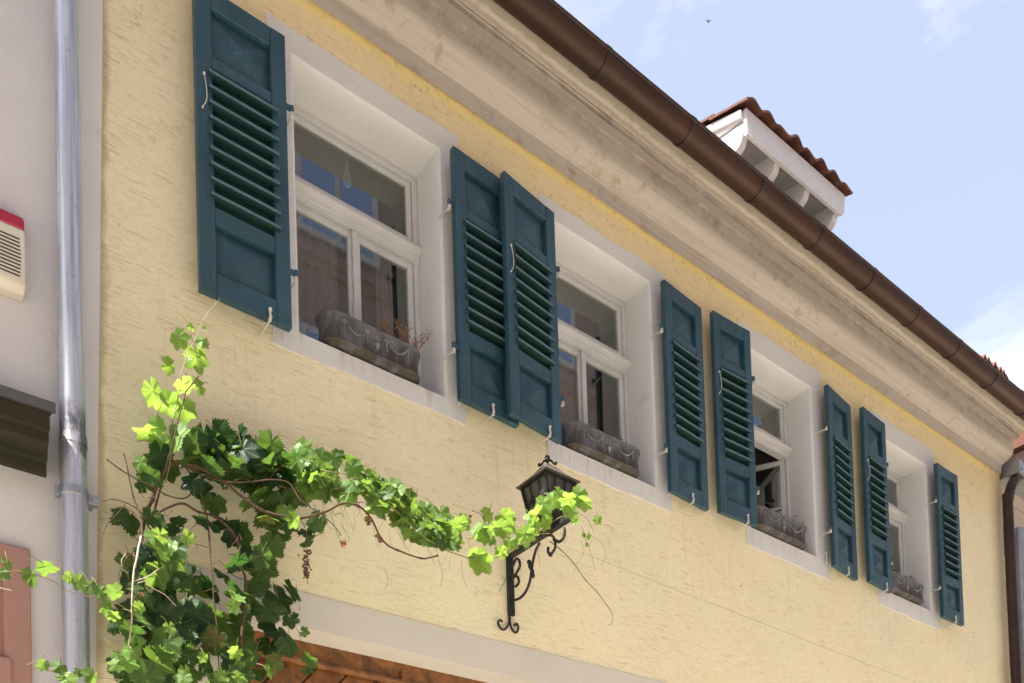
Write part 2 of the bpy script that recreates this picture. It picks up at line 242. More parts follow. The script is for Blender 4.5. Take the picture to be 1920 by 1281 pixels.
# ---------------------------------------------------------------- mesh kit
class MB:
    def __init__(s): s.v = []; s.f = []; s.c = []
    def add(s, vs, fs):
        b = len(s.v); s.v += [Vector(q) for q in vs]; s.f += [tuple(i+b for i in f) for f in fs]
    def box(s, x0, x1, y0, y1, z0, z1, mat=None):
        vs = [Vector((x, y, z)) for z in (z0, z1) for y in (y0, y1) for x in (x0, x1)]
        if mat: vs = [mat @ q for q in vs]
        s.add(vs, [(0, 2, 3, 1), (4, 5, 7, 6), (0, 1, 5, 4), (2, 6, 7, 3), (0, 4, 6, 2), (1, 3, 7, 5)])
    def prism(s, poly, axis, a, b):          # poly: points in the two other axes (kept order), swept along axis from a to b
        def P(u, v, t): return (t, u, v) if axis == 'x' else ((u, t, v) if axis == 'y' else (u, v, t))
        n = len(poly); vs = [P(u, v, a) for u, v in poly]+[P(u, v, b) for u, v in poly]
        s.add(vs, [tuple(range(n)), tuple(range(2*n-1, n-1, -1))]+[((i+1) % n, i, i+n, (i+1) % n+n) for i in range(n)])
    def strip(s, pts, a, b, n=1):            # open profile (y,z) along x
        k = len(pts); xs = [a+(b-a)*i/n for i in range(n+1)]; vs = [(x, y, z) for x in xs for y, z in pts]
        s.add(vs, [(i*k+j, i*k+j+1, (i+1)*k+j+1, (i+1)*k+j) for i in range(n) for j in range(k-1)])
    def tube(s, pts, r, n=7, cap=True):
        pts = [Vector(p) for p in pts]; rs = r if isinstance(r, (list, tuple)) else [r]*len(pts)
        ring = []; up = None
        for i, p in enumerate(pts):
            d = (pts[min(i+1, len(pts)-1)]-pts[max(i-1, 0)])
            if d.length < 1e-7: d = Vector((0, 0, 1))
            d.normalize()
            if up is None: up = d.orthogonal().normalized()
            else:
                up = (up-d*up.dot(d)); up = up.normalized() if up.length > 1e-6 else d.orthogonal().normalized()
            sd = d.cross(up); ring.append([p+(up*math.cos(t)+sd*math.sin(t))*rs[i] for t in [2*math.pi*k/n for k in range(n)]])
        m = len(pts); vs = [q for rg in ring for q in rg]; fs = [(i*n+j, i*n+(j+1) % n, (i+1)*n+(j+1) % n, (i+1)*n+j) for i in range(m-1) for j in range(n)]
        if cap: fs += [tuple(range(n-1, -1, -1)), tuple((m-1)*n+j for j in range(n))]
        s.add(vs, fs)
    def ball(s, c, r, n=8, sz=(1, 1, 1)):
        c = Vector(c); vs = [c+Vector((0, 0, r*sz[2]))]; m = n//2+1
        for i in range(1, m):
            a = math.pi*i/m
            for j in range(n): b = 2*math.pi*j/n; vs.append(c+Vector((r*math.sin(a)*math.cos(b)*sz[0], r*math.sin(a)*math.sin(b)*sz[1], r*math.cos(a)*sz[2])))
        vs.append(c-Vector((0, 0, r*sz[2]))); fs = [(0, 1+j, 1+(j+1) % n) for j in range(n)]
        for i in range(m-2): fs += [(1+i*n+j, 1+(i+1)*n+j, 1+(i+1)*n+(j+1) % n, 1+i*n+(j+1) % n) for j in range(n)]
        e = len(vs)-1; fs += [(e, 1+(m-2)*n+(j+1) % n, 1+(m-2)*n+j) for j in range(n)]; s.add(vs, fs)
    def build(s, name, mat, parent=None, smooth=False, bevel=0, seg=2):
        me = bpy.data.meshes.new(name); me.from_pydata([tuple(q) for q in s.v], [], s.f); me.materials.append(MT[mat] if isinstance(mat, str) else mat)
        if smooth: me.polygons.foreach_set('use_smooth', [True]*len(me.polygons)); 
        me.update(); o = bpy.data.objects.new(name, me); sc.collection.objects.link(o)
        if smooth: 
            try: me.set_sharp_from_angle(angle=math.radians(38))
            except Exception: pass
        if bevel: b = o.modifiers.new('bevel', 'BEVEL'); b.width = bevel; b.segments = seg; b.limit_method = 'ANGLE'; b.angle_limit = math.radians(40)
        if parent: o.parent = parent
        return o
def empty(name, loc=(0, 0, 0), rz=0, parent=None):
    o = bpy.data.objects.new(name, None); sc.collection.objects.link(o); o.location = loc; o.rotation_euler = (0, 0, rz); o.empty_display_size = .1
    if parent: o.parent = parent
    return o
def tag(o, label=None, cat=None, group=None, kind=None):
    for k, v in (('label', label), ('category', cat), ('group', group), ('kind', kind)):
        if v: o[k] = v
    return o
def curve(pts, n=6):                          # Catmull-Rom through the points
    P = [Vector(p) for p in pts]; P = [P[0]*2-P[1]]+P+[P[-1]*2-P[-2]]; out = []
    for i in range(1, len(P)-2):
        a, b, c, d = P[i-1:i+3]
        for k in range(n): t = k/n; out.append(.5*((2*b)+(c-a)*t+(2*a-5*b+4*c-d)*t*t+(3*b-a-3*c+d)*t**3))
    return out+[P[-2]]

# ---------------------------------------------------------------- setting
g = MB(); g.box(-60, 80, -60, 60, -1.9, -1.6); tag(g.build('street', 'cobble'), kind='structure')

# windows: opening x0,x1,z0,z1 ; surround x0,x1,z0,z1
WIN = [dict(o=(1.940, 2.768, 3.212, 4.566), s=(1.795, 2.900, 3.103, 4.712)),
       dict(o=(3.590, 4.400, 3.236, 4.577), s=(3.480, 4.550, 3.112, 4.705)),
       dict(o=(5.390, 6.168, 3.258, 4.562), s=(5.317, 6.325, 3.113, 4.740)),
       dict(o=(7.090, 7.880, 3.236, 4.525), s=(7.030, 8.040, 3.092, 4.712))]
GATE = (1.575, 6.2, -1.6, 1.768)
XL, XR, ZT = .95, 9.335, 4.936
house = empty('yellow_house', (5, 0, -1.6))
tag(house, 'yellow rough-rendered house with teal louvred shutters, a moulded cornice and a brown gutter', 'house')
HO = house
def hb(mb, name, mat, parent=None, **k):      # child of the house, geometry given in world metres
    o = mb.build(name, mat, None, **k); o.parent = parent or house
    o.matrix_parent_inverse = (parent or house).matrix_world.inverted() if False else Matrix.Translation(-Vector((5, 0, -1.6)))
    if parent: o.matrix_parent_inverse = Matrix.Identity(4)
    return o
WIN_H = [(d['o'][0]-.034, d['o'][1]+.034, d['o'][2]-.034, d['o'][3]+.034) for d in WIN]
wl = MB(); xs = sorted({XL, XR, GATE[0], GATE[1]} | {q for d in WIN_H for q in d[:2]}); zs = sorted({-1.6, 4.95, GATE[3]} | {q for d in WIN_H for q in d[2:]})
for i in range(len(xs)-1):
    for j in range(len(zs)-1):
        cx, cz = (xs[i]+xs[i+1])/2, (zs[j]+zs[j+1])/2
        if any(d[0] < cx < d[1] and d[2] < cz < d[3] for d in WIN_H) or (GATE[0] < cx < GATE[1] and cz < GATE[3]): continue
        wl.add([(xs[i], 0, zs[j]), (xs[i+1], 0, zs[j]), (xs[i+1], 0, zs[j+1]), (xs[i], 0, zs[j+1])], [(0, 1, 2, 3)])
wl.add([(XR, 0, -1.6), (XR, 9, -1.6), (XR, 9, 4.95), (XR, 0, 4.95), (XL, 0, -1.6), (XL, 9, -1.6), (XL, 9, 4.95), (XL, 0, 4.95)], [(0, 1, 2, 3), (4, 7, 6, 5), (1, 5, 6, 2), (3, 2, 6, 7)])
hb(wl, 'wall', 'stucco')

# cornice (y,z) profile
prof = [(0.0, 4.93), (-.012, 4.915), (-.016, 4.95), (-.024, 5.008), (-.034, 5.010), (-.040, 5.018), (-.058, 5.024), (-.085, 5.034), (-.112, 5.050), (-.130, 5.068), (-.136, 5.090), (-.139, 5.130), (-.143, 5.175), (-.146, 5.197), (-.198, 5.199), (-.200, 5.225), (-.204, 5.228), (-.206, 5.245), (-.235, 5.246), (-.262, 5.250), (-.285, 5.262), (-.300, 5.285), (-.305, 5.32), (0, 5.32)]
for nm, a, b in (('cornice', XL, 3.72), ('cornice', 3.7215, XR+.012)):
    c = MB(); dz = 0 if a < 2 else .0025; k = len(prof); xs_ = [a+(b-a)*i/60 for i in range(61)]
    vs = [(x, y+dz+.0025*mnoise.noise(Vector((x*2.2, j*3.1, 0))), z+.0025*mnoise.noise(Vector((x*2.7, j*2.3, 5)))) for x in xs_ for j, (y, z) in enumerate(prof)]
    c.add(vs, [(i*k+j, i*k+j+1, (i+1)*k+j+1, (i+1)*k+j) for i in range(60) for j in range(k-1)]); c.add([(b, y+dz, z) for y, z in prof], [tuple(range(k))])
    hb(c, nm, 'cornice', smooth=True)
# main roof sheet of clay tiles
rf = MB(); n = 160
def tw(x): return .018*abs(math.sin(x*math.pi/.22))
vs = []
for i in range(n+1):
    x = XL+(XR-XL)*i/n
    vs += [(x, -.40, 5.33+tw(x)), (x, 4.2, 10.0+tw(x)), (x, 8.9, 5.33)]
rf.add(vs, [(i*3+j, i*3+3+j, i*3+4+j, i*3+1+j) for i in range(n) for j in (0, 1)]); rf.box(XL, XR, -.37, -.30, 5.285, 5.325)
hb(rf, 'roof', 'oldtile', smooth=True)
# gutter: half round with rolled bead and joints
GY, GZ, GR = -.400, 5.254, .081
def arc(r, a0, a1, n): return [(GY+r*math.cos(a0+(a1-a0)*i/n), GZ+r*math.sin(a0+(a1-a0)*i/n)) for i in range(n+1)]
gt = MB(); po = arc(GR, math.pi, 2*math.pi, 18)+arc(GR-.004, 2*math.pi, math.pi, 18)
gt.prism(po, 'x', XL, 9.36); gutter = hb(gt, 'gutter', 'copper', smooth=True)
bead = MB(); bead.tube([(XL, GY-GR, GZ+.002), (9.36, GY-GR, GZ+.002)], .0105, 10); b_ = bead.build('bead', 'copperd', gutter, smooth=True)
for x in [2.86, 3.62, 4.33, 5.02, 5.68, 6.34, 6.98, 7.62, 8.28, 8.94]:
    j = MB(); j.prism(arc(GR+.005, math.pi, 2*math.pi, 18)+arc(GR, 2*math.pi, math.pi, 18), 'x', x-.011, x+.011); j.tube([(x-.02, GY-GR, GZ+.002), (x+.02, GY-GR, GZ+.002)], .0135, 8)
    j.build('gutter_joint', 'copperd', gutter, smooth=True)
dpp = MB(); dpp.tube(curve([(9.30, -.085, -1.6), (9.29, -.085, 2), (9.285, -.085, 4.45), (9.30, -.087, 4.62), (9.38, -.092, 4.79), (9.55, -.10, 4.93), (9.85, -.16, 5.06), (10.1, -.3, 5.14)], 6), .047, 14); dn = hb(dpp, 'downpipe', 'copperd', smooth=True)
cl_ = MB(); cl_.tube([(9.285, -.085, 2.3), (9.285, -.085, 2.34)], .053, 14); cl_.build('clamp', 'copperd', dn, smooth=True)

# window units
def jit(x, z, amp=.004): return amp*mnoise.noise(Vector((x*9, z*9, 3.3)))
def surround(d, par):
    x0, x1, z0, z1 = d['o']; a0, a1, b0, b1 = d['s']; y = -.0045; m = MB()
    def edge(p, q, n=26): return [(p[0]+(q[0]-p[0])*i/n, p[1]+(q[1]-p[1])*i/n) for i in range(n)]
    inn = edge((x0, z0), (x1, z0))+edge((x1, z0), (x1, z1))+edge((x1, z1), (x0, z1))+edge((x0, z1), (x0, z0))
    out = edge((a0, b0), (a1, b0))+edge((a1, b0), (a1, b1))+edge((a1, b1), (a0, b1))+edge((a0, b1), (a0, b0))
    n = len(inn); cx, cz = (x0+x1)/2, (z0+z1)/2; R = []
    out = [(px+.010*mnoise.noise(Vector((px*5, pz*5, 1)))+.006*mnoise.noise(Vector((px*25, pz*25, 1))), pz+.010*mnoise.noise(Vector((px*5, pz*5, 8)))+.006*mnoise.noise(Vector((px*25, pz*25, 6)))) for px, pz in out]
    def off(k, e):                            # inner ring grown by e
        px, pz = inn[k]; dx = (px-cx)/((x1-x0)/2); dz = (pz-cz)/((z1-z0)/2)
        w_ = 1+.25*mnoise.noise(Vector((px*8, pz*8, 2)))
        return (px+(e*w_ if dx > .999 else -e*w_ if dx < -.999 else 0), pz+(e*w_ if dz > .999 else -e*w_*.3 if dz < -.999 else 0))
    rings = [[(px, .004, pz) for px, pz in out], [(px, y, pz) for px, pz in out], [(*off(k, .020), 0) for k in range(n)], [(*off(k, .006), 0) for k in range(n)], [(*off(k, .000), 0) for k in range(n)], None]
    rings[2] = [(q[0], y, q[1]) for q in rings[2]]; rings[3] = [(q[0], .006, q[1]) for q in rings[3]]; rings[4] = [(q[0], .03, q[1]) for q in rings[4]]
    rings[5] = [(px, .30, pz) for px, pz in inn]
    vs = [q for r in rings for q in r]; m.add(vs, [(r*n+i, r*n+(i+1) % n, (r+1)*n+(i+1) % n, (r+1)*n+i) for r in range(5) for i in range(n)])
    o = m.build('window_surround', 'surround', par, smooth=True); o.data.set_sharp_from_angle(angle=math.radians(30)); return o
def sash(m, x0, x1, z0, z1, y, w_=.038, th=.03):
    m.box(x0, x0+w_, y, y+th, z0, z1); m.box(x1-w_, x1, y, y+th, z0, z1); m.box(x0+w_, x1-w_, y+.001, y+th-.001, z0, z0+w_*1.2); m.box(x0+w_, x1-w_, y+.001, y+th-.001, z1-w_, z1)
for wi, d in enumerate(WIN):
    x0, x1, z0, z1 = d['o']; Y = .205
    f = MB(); t_ = .032
    zt = z0+.915 if wi else z0+.925           # transom centre
    if wi == 0: zt = 4.118
    if wi == 1: zt = 4.135
    if wi == 2: zt = 4.16
    if wi == 3: zt = 4.14
    f.box(x0+.001, x0+t_, Y, Y+.06, z0+.001, z1-.001); f.box(x1-t_, x1-.001, Y, Y+.06, z0+.001, z1-.001); f.box(x0+t_, x1-t_, Y+.001, Y+.059, z1-t_, z1-.002); f.box(x0+t_, x1-t_, Y+.001, Y+.059, z0+.002, z0+.045)
    win = f.build('window', 'whitepaint', None, bevel=.003); win.parent = house; win.matrix_parent_inverse = Matrix.Translation((-5, 0, 1.6))
    tr = MB(); h = .05; ty = Y-.045
    tp = [(Y+.05, zt-h), (Y-.004, zt-h), (Y-.006, zt-.030), (Y-.016, zt-.026), (Y-.018, zt-.012), (Y-.034, zt-.004), (Y-.040, zt+.006), (Y-.040, zt+.020), (Y-.022, zt+.030), (Y-.018, zt+.040), (Y-.003, zt+.044), (Y-.002, zt+h+.01), (Y+.05, zt+h+.01)]
    tr.prism(tp, 'x', x0+.003, x1-.003); tr.build('transom', 'whitepaint', win)
    us = MB(); sash(us, x0+t_+.003, x1-t_-.003, zt+.055, z1-t_-.002, Y+.012, .030, .034); us.build('fanlight_sash', 'whitepaint', win, bevel=.004)
    gp = MB(); gp.box(x0+t_+.03, x1-t_-.03, Y+.026, Y+.030, zt+.08, z1-t_-.028); gp.build('pane', 'glass', win)
    mid = (x0+x1)/2+ (.012 if wi == 0 else 0); zb = z0+.045; zc = zt-.052
    if wi != 2:
        for a, b in ((x0+t_+.003, mid-.002), (mid+.002, x1-t_-.003)):
            c_ = MB(); sash(c_, a, b, zb, zc, Y+.012, .034, .034); c_.build('casement', 'whitepaint', win, bevel=.004)
            gp = MB(); gp.box(a+.03, b-.03, Y+.026, Y+.030, zb+.038, zc-.03); gp.build('pane', 'glass', win)
        ml_ = MB(); ml_.box(mid-.018, mid+.018, Y-.006, Y+.011, zb+.003, zc-.002); ml_.ball((mid, Y-.010, zc-.12), .008); ml_.build('meeting_strip', 'whitepaint', win, bevel=.004)
    else:                                     # casements swung inwards
        wd = mid-x0-t_-.006
        for sx, hx, ang in ((1, x0+t_+.004, 98), (-1, x1-t_-.004, -58)):
            c_ = MB(); R_ = Matrix.Translation((hx, Y+.02, 0)) @ Matrix.Rotation(math.radians(ang), 4, 'Z')
            for (a, b, p, q) in ((0, .034, zb, zc), (wd-.034, wd, zb, zc), (.034, wd-.034, zb, zb+.04), (.034, wd-.034, zc-.034, zc), (.034, wd-.034, zb+.42, zb+.438))[:5 if sx < 0 else 4]:
                xa, xb = sorted((a*sx, b*sx)); c_.box(xa, xb, 0, .034, p, q, R_)
            c_.build('casement', 'whitepaint', win, bevel=.003)
            gp = MB(); xa, xb = sorted((.03*sx, (wd-.03)*sx)); gp.box(xa, xb, .015, .019, zb+.03, zc-.03, R_); gp.build('pane', 'glass', win)
    surround(d, win)
    # room behind, closed box
    rm = MB(); rx0, rx1, ry1, rz0, rz1 = x0-.35, x1+.35, 2.6, z0-.9, z1+.22
    yy = Y+.061
    rm.add([(rx0, yy, rz0), (rx1, yy, rz0), (rx1, ry1, rz0), (rx0, ry1, rz0), (rx0, yy, rz1), (rx1, yy, rz1), (rx1, ry1, rz1), (rx0, ry1, rz1)], [(0, 1, 2, 3), (1, 5, 6, 2), (2, 6, 7, 3), (3, 7, 4, 0)])
    for (a, b, p, q) in ((rx0, x0, rz0, rz1), (x1, rx1, rz0, rz1), (x0, x1, rz0, z0), (x0, x1, z1, rz1)): rm.add([(a, yy, p), (b, yy, p), (b, yy, q), (a, yy, q)], [(0, 1, 2, 3)])
    rm.build('room', 'room', win); cm = MB(); cm.add([(rx0, yy, rz1), (rx1, yy, rz1), (rx1, ry1, rz1), (rx0, ry1, rz1)], [(0, 1, 2, 3)]); cm.build('ceiling', 'ceil', win)
    # lace curtains
    def cur(a, b, ztop, zbot, yq=.292):
        m = MB(); n = 40; vs = []
        for i in range(n+1):
            u = i/n; xx = a+(b-a)*u; o_ = .012*math.sin(u*(b-a)*95)+.005*math.sin(u*31)
            vs += [(xx, yq+o_, zbot), (xx, yq+o_, ztop)]
        m.add(vs, [(i*2, i*2+2, i*2+3, i*2+1) for i in range(n)]); m.build('curtain', 'curtain', win, smooth=True)
    if wi == 0: cur(x0+.01, mid-.06, zt+.0, z0+.02); cur(mid+.17, mid+.27, zt, z0+.02)
    if wi == 1: cur(x0+.01, mid-.02, zt, z0+.02); cur(mid+.20, mid+.24, z1, z0+.02, .5)
    if wi == 3: cur(x0+.01, mid+.05, zt, z0+.02)

# shutters: hinge side, (xL,yL)-(xR,yR) front face line, z bottom, z top
SH = [('R', 1.420, -.100, 1.850, -.100, 3.132, 4.543), ('L', 2.806, -.100, 3.212, -.085, 3.166, 4.545), ('R', 3.108, -.150, 3.516, -.100, 3.172, 4.533),
      ('L', 4.445, -.100, 4.843, -.070, 3.186, 4.569), ('R', 4.925, -.100, 5.300, -.118, 3.192, 4.574), ('L', 6.262, -.100, 6.655, -.050, 3.178, 4.583),
      ('R', 6.748, -.100, 7.112, -.078, 3.180, 4.590), ('L', 7.905, -.100, 8.270, -.100, 3.157, 4.519)]
for si, (hs, xa, ya, xb, yb, zb, zt) in enumerate(SH):
    W = math.hypot(xb-xa, yb-ya); H = zt-zb; rz = math.atan2(yb-ya, xb-xa); th = .036
    m = MB(); sw = .074 if W > .38 else .066
    fr = lambda t: H*(1-t)                     # fraction from the top
    m.box(0, sw, 0, th, 0, H); m.box(W-sw, W, 0, th, 0, H)
    for a, b in ((0, .064), (.222, .262), (.712, .768), (.925, 1)): m.box(sw, W-sw, .0015, th-.0015, fr(b), fr(a))
    sh = m.build('shutter', 'shutter', None, bevel=.005); sh.parent = house; sh.location = Vector((xa, ya, zb))-Vector((5, 0, -1.6)); sh.rotation_euler = (0, 0, rz)
    for a, b in ((.064, .222), (.768, .925)):  # raised, pyramid-cut panels
        p = MB(); z1_, z0_ = fr(a)+.001, fr(b)-.001; x0_, x1_ = sw-.001, W-sw+.001; cx, cz = (x0_+x1_)/2, (z0_+z1_)/2
        p.add([(x0_, .031, z0_), (x1_, .031, z0_), (x1_, .031, z1_), (x0_, .031, z1_), (cx, .0, cz), (x0_, .034, z0_), (x1_, .034, z0_), (x1_, .034, z1_), (x0_, .034, z1_)], [(0, 1, 4), (1, 2, 4), (2, 3, 4), (3, 0, 4), (5, 8, 7, 6)])
        p.build('panel', 'shutter', sh)
    l_ = MB(); ns = 9; za, zc_ = fr(.264), fr(.710); pit = (za-zc_)/ns
    for k in range(ns):
        z_ = za-(k+.34)*pit; A = math.radians(14); c, s_ = math.cos(A), math.sin(A); Lh = .041; t2 = .0058
        # slat: nose low and outside, head high and inside, ears lap over the stiles
        def q(u, v): return (.012+u*c-v*s_*0-.0+v*s_, z_+u*s_-v*c*-1*0+(-v*c))
        prof_ = [(-Lh, -t2), (Lh*.34, -t2), (Lh*.34, t2), (-Lh, t2)]
        pts = [(.022+u*c+v*s_, z_+u*s_-v*c) for u, v in prof_]
        l_.prism(pts, 'x', sw-.004, W-sw+.004)
        e = [(-Lh, -t2), (-Lh*.50, -t2), (-Lh*.50, t2), (-Lh, t2)]; pe = [(.022+u*c+v*s_, z_+u*s_-v*c) for u, v in e]
        l_.prism(pe, 'x', sw-.022, sw-.005); l_.prism(pe, 'x', W-sw+.005, W-sw+.022)
    lo = l_.build('louvre_slats', 'slat', sh); lo.data.materials.append(MT['nose'])
    for pg in lo.data.polygons:
        if pg.normal.y < -.6 or pg.normal.z > .6: pg.material_index = 1
    bk = MB(); bk.box(sw-.02, W-sw+.02, .0365, .041, zc_-.01, za+.01); bk.build('gap_dark_board', 'slat', sh)  # board added behind the slats to keep the gaps dark
    hx = 0 if hs == 'L' else W; sg = -1 if hs == 'L' else 1
    for fz in (.235, .80):
        z_ = fr(fz); hh = MB(); a, b = sorted((hx-sg*.05, hx+sg*.022)); hh.box(a, b, -.004, .0, z_-.015, z_+.015) if False else None
        a, b = sorted((hx, hx+sg*.030)); hh.box(a, b, .008, .014, z_-.014, z_+.014); hh.tube([(hx+sg*.030, .012, z_-.016), (hx+sg*.030, .012, z_+.016)], .010, 10); hh.build('hinge_strap', 'shutter', sh, smooth=True)
        g_ = MB(); g_.tube([(hx+sg*.030, .012, z_-.036), (hx+sg*.030, .012, z_-.016)], .010, 9); g_.tube([(hx+sg*.030, .014, z_-.030), (hx+sg*.033, .05, z_-.028), (hx+sg*.034, .10, z_-.026)], [.007, .0042, .0042], 8); g_.build('hinge_pin', 'ironwhite', sh, smooth=True)
    cx = W-.115 if hs == 'R' else W*.52       # drop catch on a pin from the wall
    ct = MB(); ct.tube([(cx-.004, .10, -.026), (cx, .0, -.016), (cx, -.010, -.014)], [.004, .004, .0055], 8)
    ct.tube(curve([(cx-.001, -.008, -.017), (cx+.003, -.012, .004), (cx+.001, -.010, .024), (cx+.003, -.009, .036)], 4), [.009]+[.0075]*4+[.0055]*4+[.006]*3+[.008], 9); ct.ball((cx+.003, -.009, .040), .009, 8); ct.build('shutter_catch', 'ironwhite', sh, smooth=True)
    if hs == 'R':                              # wire hook on the free stile
        wk = MB(); wk.tube(curve([(.035, -.004, fr(.30)), (.040, -.010, fr(.335)), (.043, -.012, fr(.37)), (.038, -.010, fr(.395)), (.026, -.006, fr(.41))], 5), .0022, 6); wk.ball((.035, -.004, fr(.30)), .007, 8); wk.ball((.026, -.004, fr(.412)), .005, 8); wk.build('wire_hook', 'ironwhite', sh, smooth=True)
    else:                                      # spare staple on the surround below the hinge
        pass
for (x, z) in ((2.852, 3.245), (4.505, 3.26), (6.27, 3.27)):
    st = MB(); st.tube(curve([(x, 0, z+.045), (x+.004, -.02, z+.04), (x+.006, -.022, z), (x+.004, -.018, z-.045), (x+.002, 0, z-.05)], 4), .005, 7); hb(st, 'wall_staple', 'ironwhite', smooth=True)

# gate with painted surround
gs = MB(); gx0, gx1, gz0, gz1 = GATE; y = -.0045
gs.add([(1.358, y, -1.6), (gx0, y, -1.6), (gx0, y, gz1), (1.358, y, gz1), (1.358, y, 1.93), (gx1+.2, y, 1.985), (gx1+.2, y, gz1), (gx1, y, gz1), (gx1, y, -1.6), (gx1+.2, y, -1.6)], [(0, 1, 2, 3), (3, 2, 7, 6, 5, 4), (7, 8, 9, 6)])
gs.add([(1.358, y, -1.6), (1.358, .01, -1.6), (1.358, y, 1.93), (1.358, .01, 1.93), (gx1+.2, y, 1.985), (gx1+.2, .01, 1.985)], [(0, 2, 3, 1), (2, 4, 5, 3)])
gs.add([(gx0, y, -1.6), (gx0, y, gz1), (gx0, .17, gz1), (gx0, .17, -1.6), (gx1, y, -1.6), (gx1, y, gz1), (gx1, .17, gz1), (gx1, .17, -1.6)], [(0, 3, 2, 1), (1, 2, 6, 5), (4, 5, 6, 7)])
hb(gs, 'gate_surround', 'lintel')
gt_ = empty('gate'); gt_.parent = house; gt_.matrix_parent_inverse = Matrix.Translation((-5, 0, 1.6))
r1 = MB(); r1.box(gx0, gx1, .155, .21, 1.665, gz1+.01); r1.box(gx0, gx0+.16, .157, .21, -1.6, 1.664); r1.box(2.42, 2.53, .154, .21, -1.6, 1.767); r1.box(2.536, 2.575, .135, .21, -1.6, 1.73); r1.box(2.581, 2.70, .154, .21, -1.6, 1.767); r1.prism([(.13, 1.658), (.155, 1.645), (.155, 1.68), (.135, 1.676)], 'x', gx0, gx1)
r1.build('gate_frame', 'gate', gt_, bevel=.004)
bd = MB(); k = 0
for i in range(-2, 34):                        # diagonal boards
    a = gx0+.16+i*.17; w_ = .16; sl = 1.0; h = 3.1
    q = [(a-h*.9+h*sl*.9+0, 1.66), (a-h*.9+h*sl*.9+w_, 1.66), (a-h*.9+w_, 1.66-h), (a-h*.9, 1.66-h)]
    bd.prism(q, 'y', .180, .20)
bd.box(gx0+.1, gx1, .205, .215, -1.6, 1.67)
bd.build('boards', 'gate', gt_, bevel=.004)

# dormers
def dormer(x0, x1, zt_, dy=0, lab=None):
    d = empty('dormer'); d.parent = house; d.matrix_parent_inverse = Matrix.Translation((-5, 0, 1.6))
    yf = .35+dy; zb_ = zt_-.215
    f = MB(); rr = .09
    pl = [(x0, zt_), (x0, zb_)]+[(x1-rr+rr*math.sin(a), zb_+.06-.06*math.cos(a)) for a in [i*math.pi/12 for i in range(7)]]+[(x1+.02, zt_)]
    f.prism(pl, 'y', yf, yf+.028); f.build('fascia', 'white', d, bevel=.003)
    s = MB(); sl = .38
    s.prism([(yf+.029, zb_+.09), (yf+.95, zb_+.09+.92*sl*.6), (yf+.95, zt_+.92*sl), (yf+.029, zt_-.01)], 'x', x0+.02, x1-.02); s.build('soffit', 'soffit', d)
    sd = MB()                                  # stepped boards on the left verge
    sd.prism([(yf+.0285, zt_-.01), (yf+.0285, zb_+.13), (yf+1.2, zb_+.13+1.17*sl*.75), (yf+1.2, zt_+1.17*sl)], 'x', x0-.012, x0+.018)
    sd.prism([(yf+.0285, zt_-.01), (yf+.0285, zt_-.075), (yf+1.2, zt_-.075+1.17*sl), (yf+1.2, zt_-.01+1.17*sl)], 'x', x0-.034, x0-.0125)
    sd.build('verge_boards', 'white', d, bevel=.002)
    for i in range(4):
        bx = x0-.008+(x1-x0-.10)*i/3; b = MB()
        out = [(yf+.0286, zb_+.11), (yf+.032, zb_+.02)]+[(yf+.05+.09*(1-math.cos(a)), zb_-.005-.060*math.sin(a)) for a in [j*math.pi/14 for j in range(8)]]+[(yf+.42, zb_-.04), (yf+.9, zb_+.02), (yf+.9, zb_+.25)]
        b.prism(out, 'x', bx, bx+.065); b.build('bracket', 'white', d, bevel=.003)
    w_ = MB(); w_.box(x0+.04, x1-.04, yf+.45, yf+1.4, zb_-.9, zt_+.15); w_.build('dormer_wall', 'white', d)
    t = MB(); n = 72; rows = 4; vs = []; fs = []
    for r in range(rows):
        ya, yb_ = yf-.055+r*.33, yf-.055+(r+1)*.33+.05; za, zb2 = zt_+.000+(r*.33)*sl+.012, zt_+((r+1)*.33+.05)*sl-.006
        base = len(t.v); vv = []
        for i in range(n+1):
            x = x0-.055+(x1-x0+.11)*i/n; u = (i/n*8) % 1; ti = int(i/n*8); jt = .007*math.sin(ti*5.3+r*2.1); hgt = .042*(.5-.5*math.cos(u*2*math.pi))**.8+jt*math.sin(u*math.pi)
            ya2 = ya+.014*math.sin(ti*3.7+r*1.3)*math.sin(u*math.pi); vv += [(x, ya2, za+hgt), (x, yb_, zb2+hgt), (x, ya2, za+hgt-.020), (x, yb_, zb2+hgt-.020)]
        t.add(vv, [(i*4, i*4+4, i*4+5, i*4+1) for i in range(n)]+[(i*4+2, i*4+3, i*4+7, i*4+6) for i in range(n)]+[(i*4, i*4+2, i*4+6, i*4+4) for i in range(n)]+[(0, 1, 3, 2), (n*4, n*4+2, n*4+3, n*4+1)])
    t.build('dormer_roof', 'tile', d, smooth=True)
    if lab: d['label'] = lab
dormer(6.0, 7.36, 6.965)
dormer(9.965, 10.42, 6.52, .05)

# ---------------------------------------------------------------- neighbour on the left
NY = -.028
nb = empty('lilac_house', (0, NY, -1.6)); tag(nb, 'pale lilac rendered house with a shiny zinc downpipe at the left edge', 'house')
def nbb(mb, name, mat, parent=None, **k):
    o = mb.build(name, mat, None, **k); o.parent = parent or nb
    if not parent: o.matrix_parent_inverse = Matrix.Translation((0, -NY, 1.6))
    return o
n_ = MB(); n_.prism([(-9, -1.6), (.895, -1.6), (1.025, 3.2), (1.055, 4.3), (1.06, 6.8), (-9, 6.8)], 'y', NY, 9); nbb(n_, 'wall', 'lilac')
n_ = MB(); n_.prism([(-.3, 6.75), (4.5, 11), (9.2, 6.75)], 'x', -9, 1.06); nbb(n_, 'roof', 'tile')
n_ = MB(); n_.tube([(.915, -.10, 6.7), (.905, -.10, 2.25)], .0485, 24); pp = nbb(n_, 'downpipe', 'zinc', smooth=True); pp.location.x -= .018
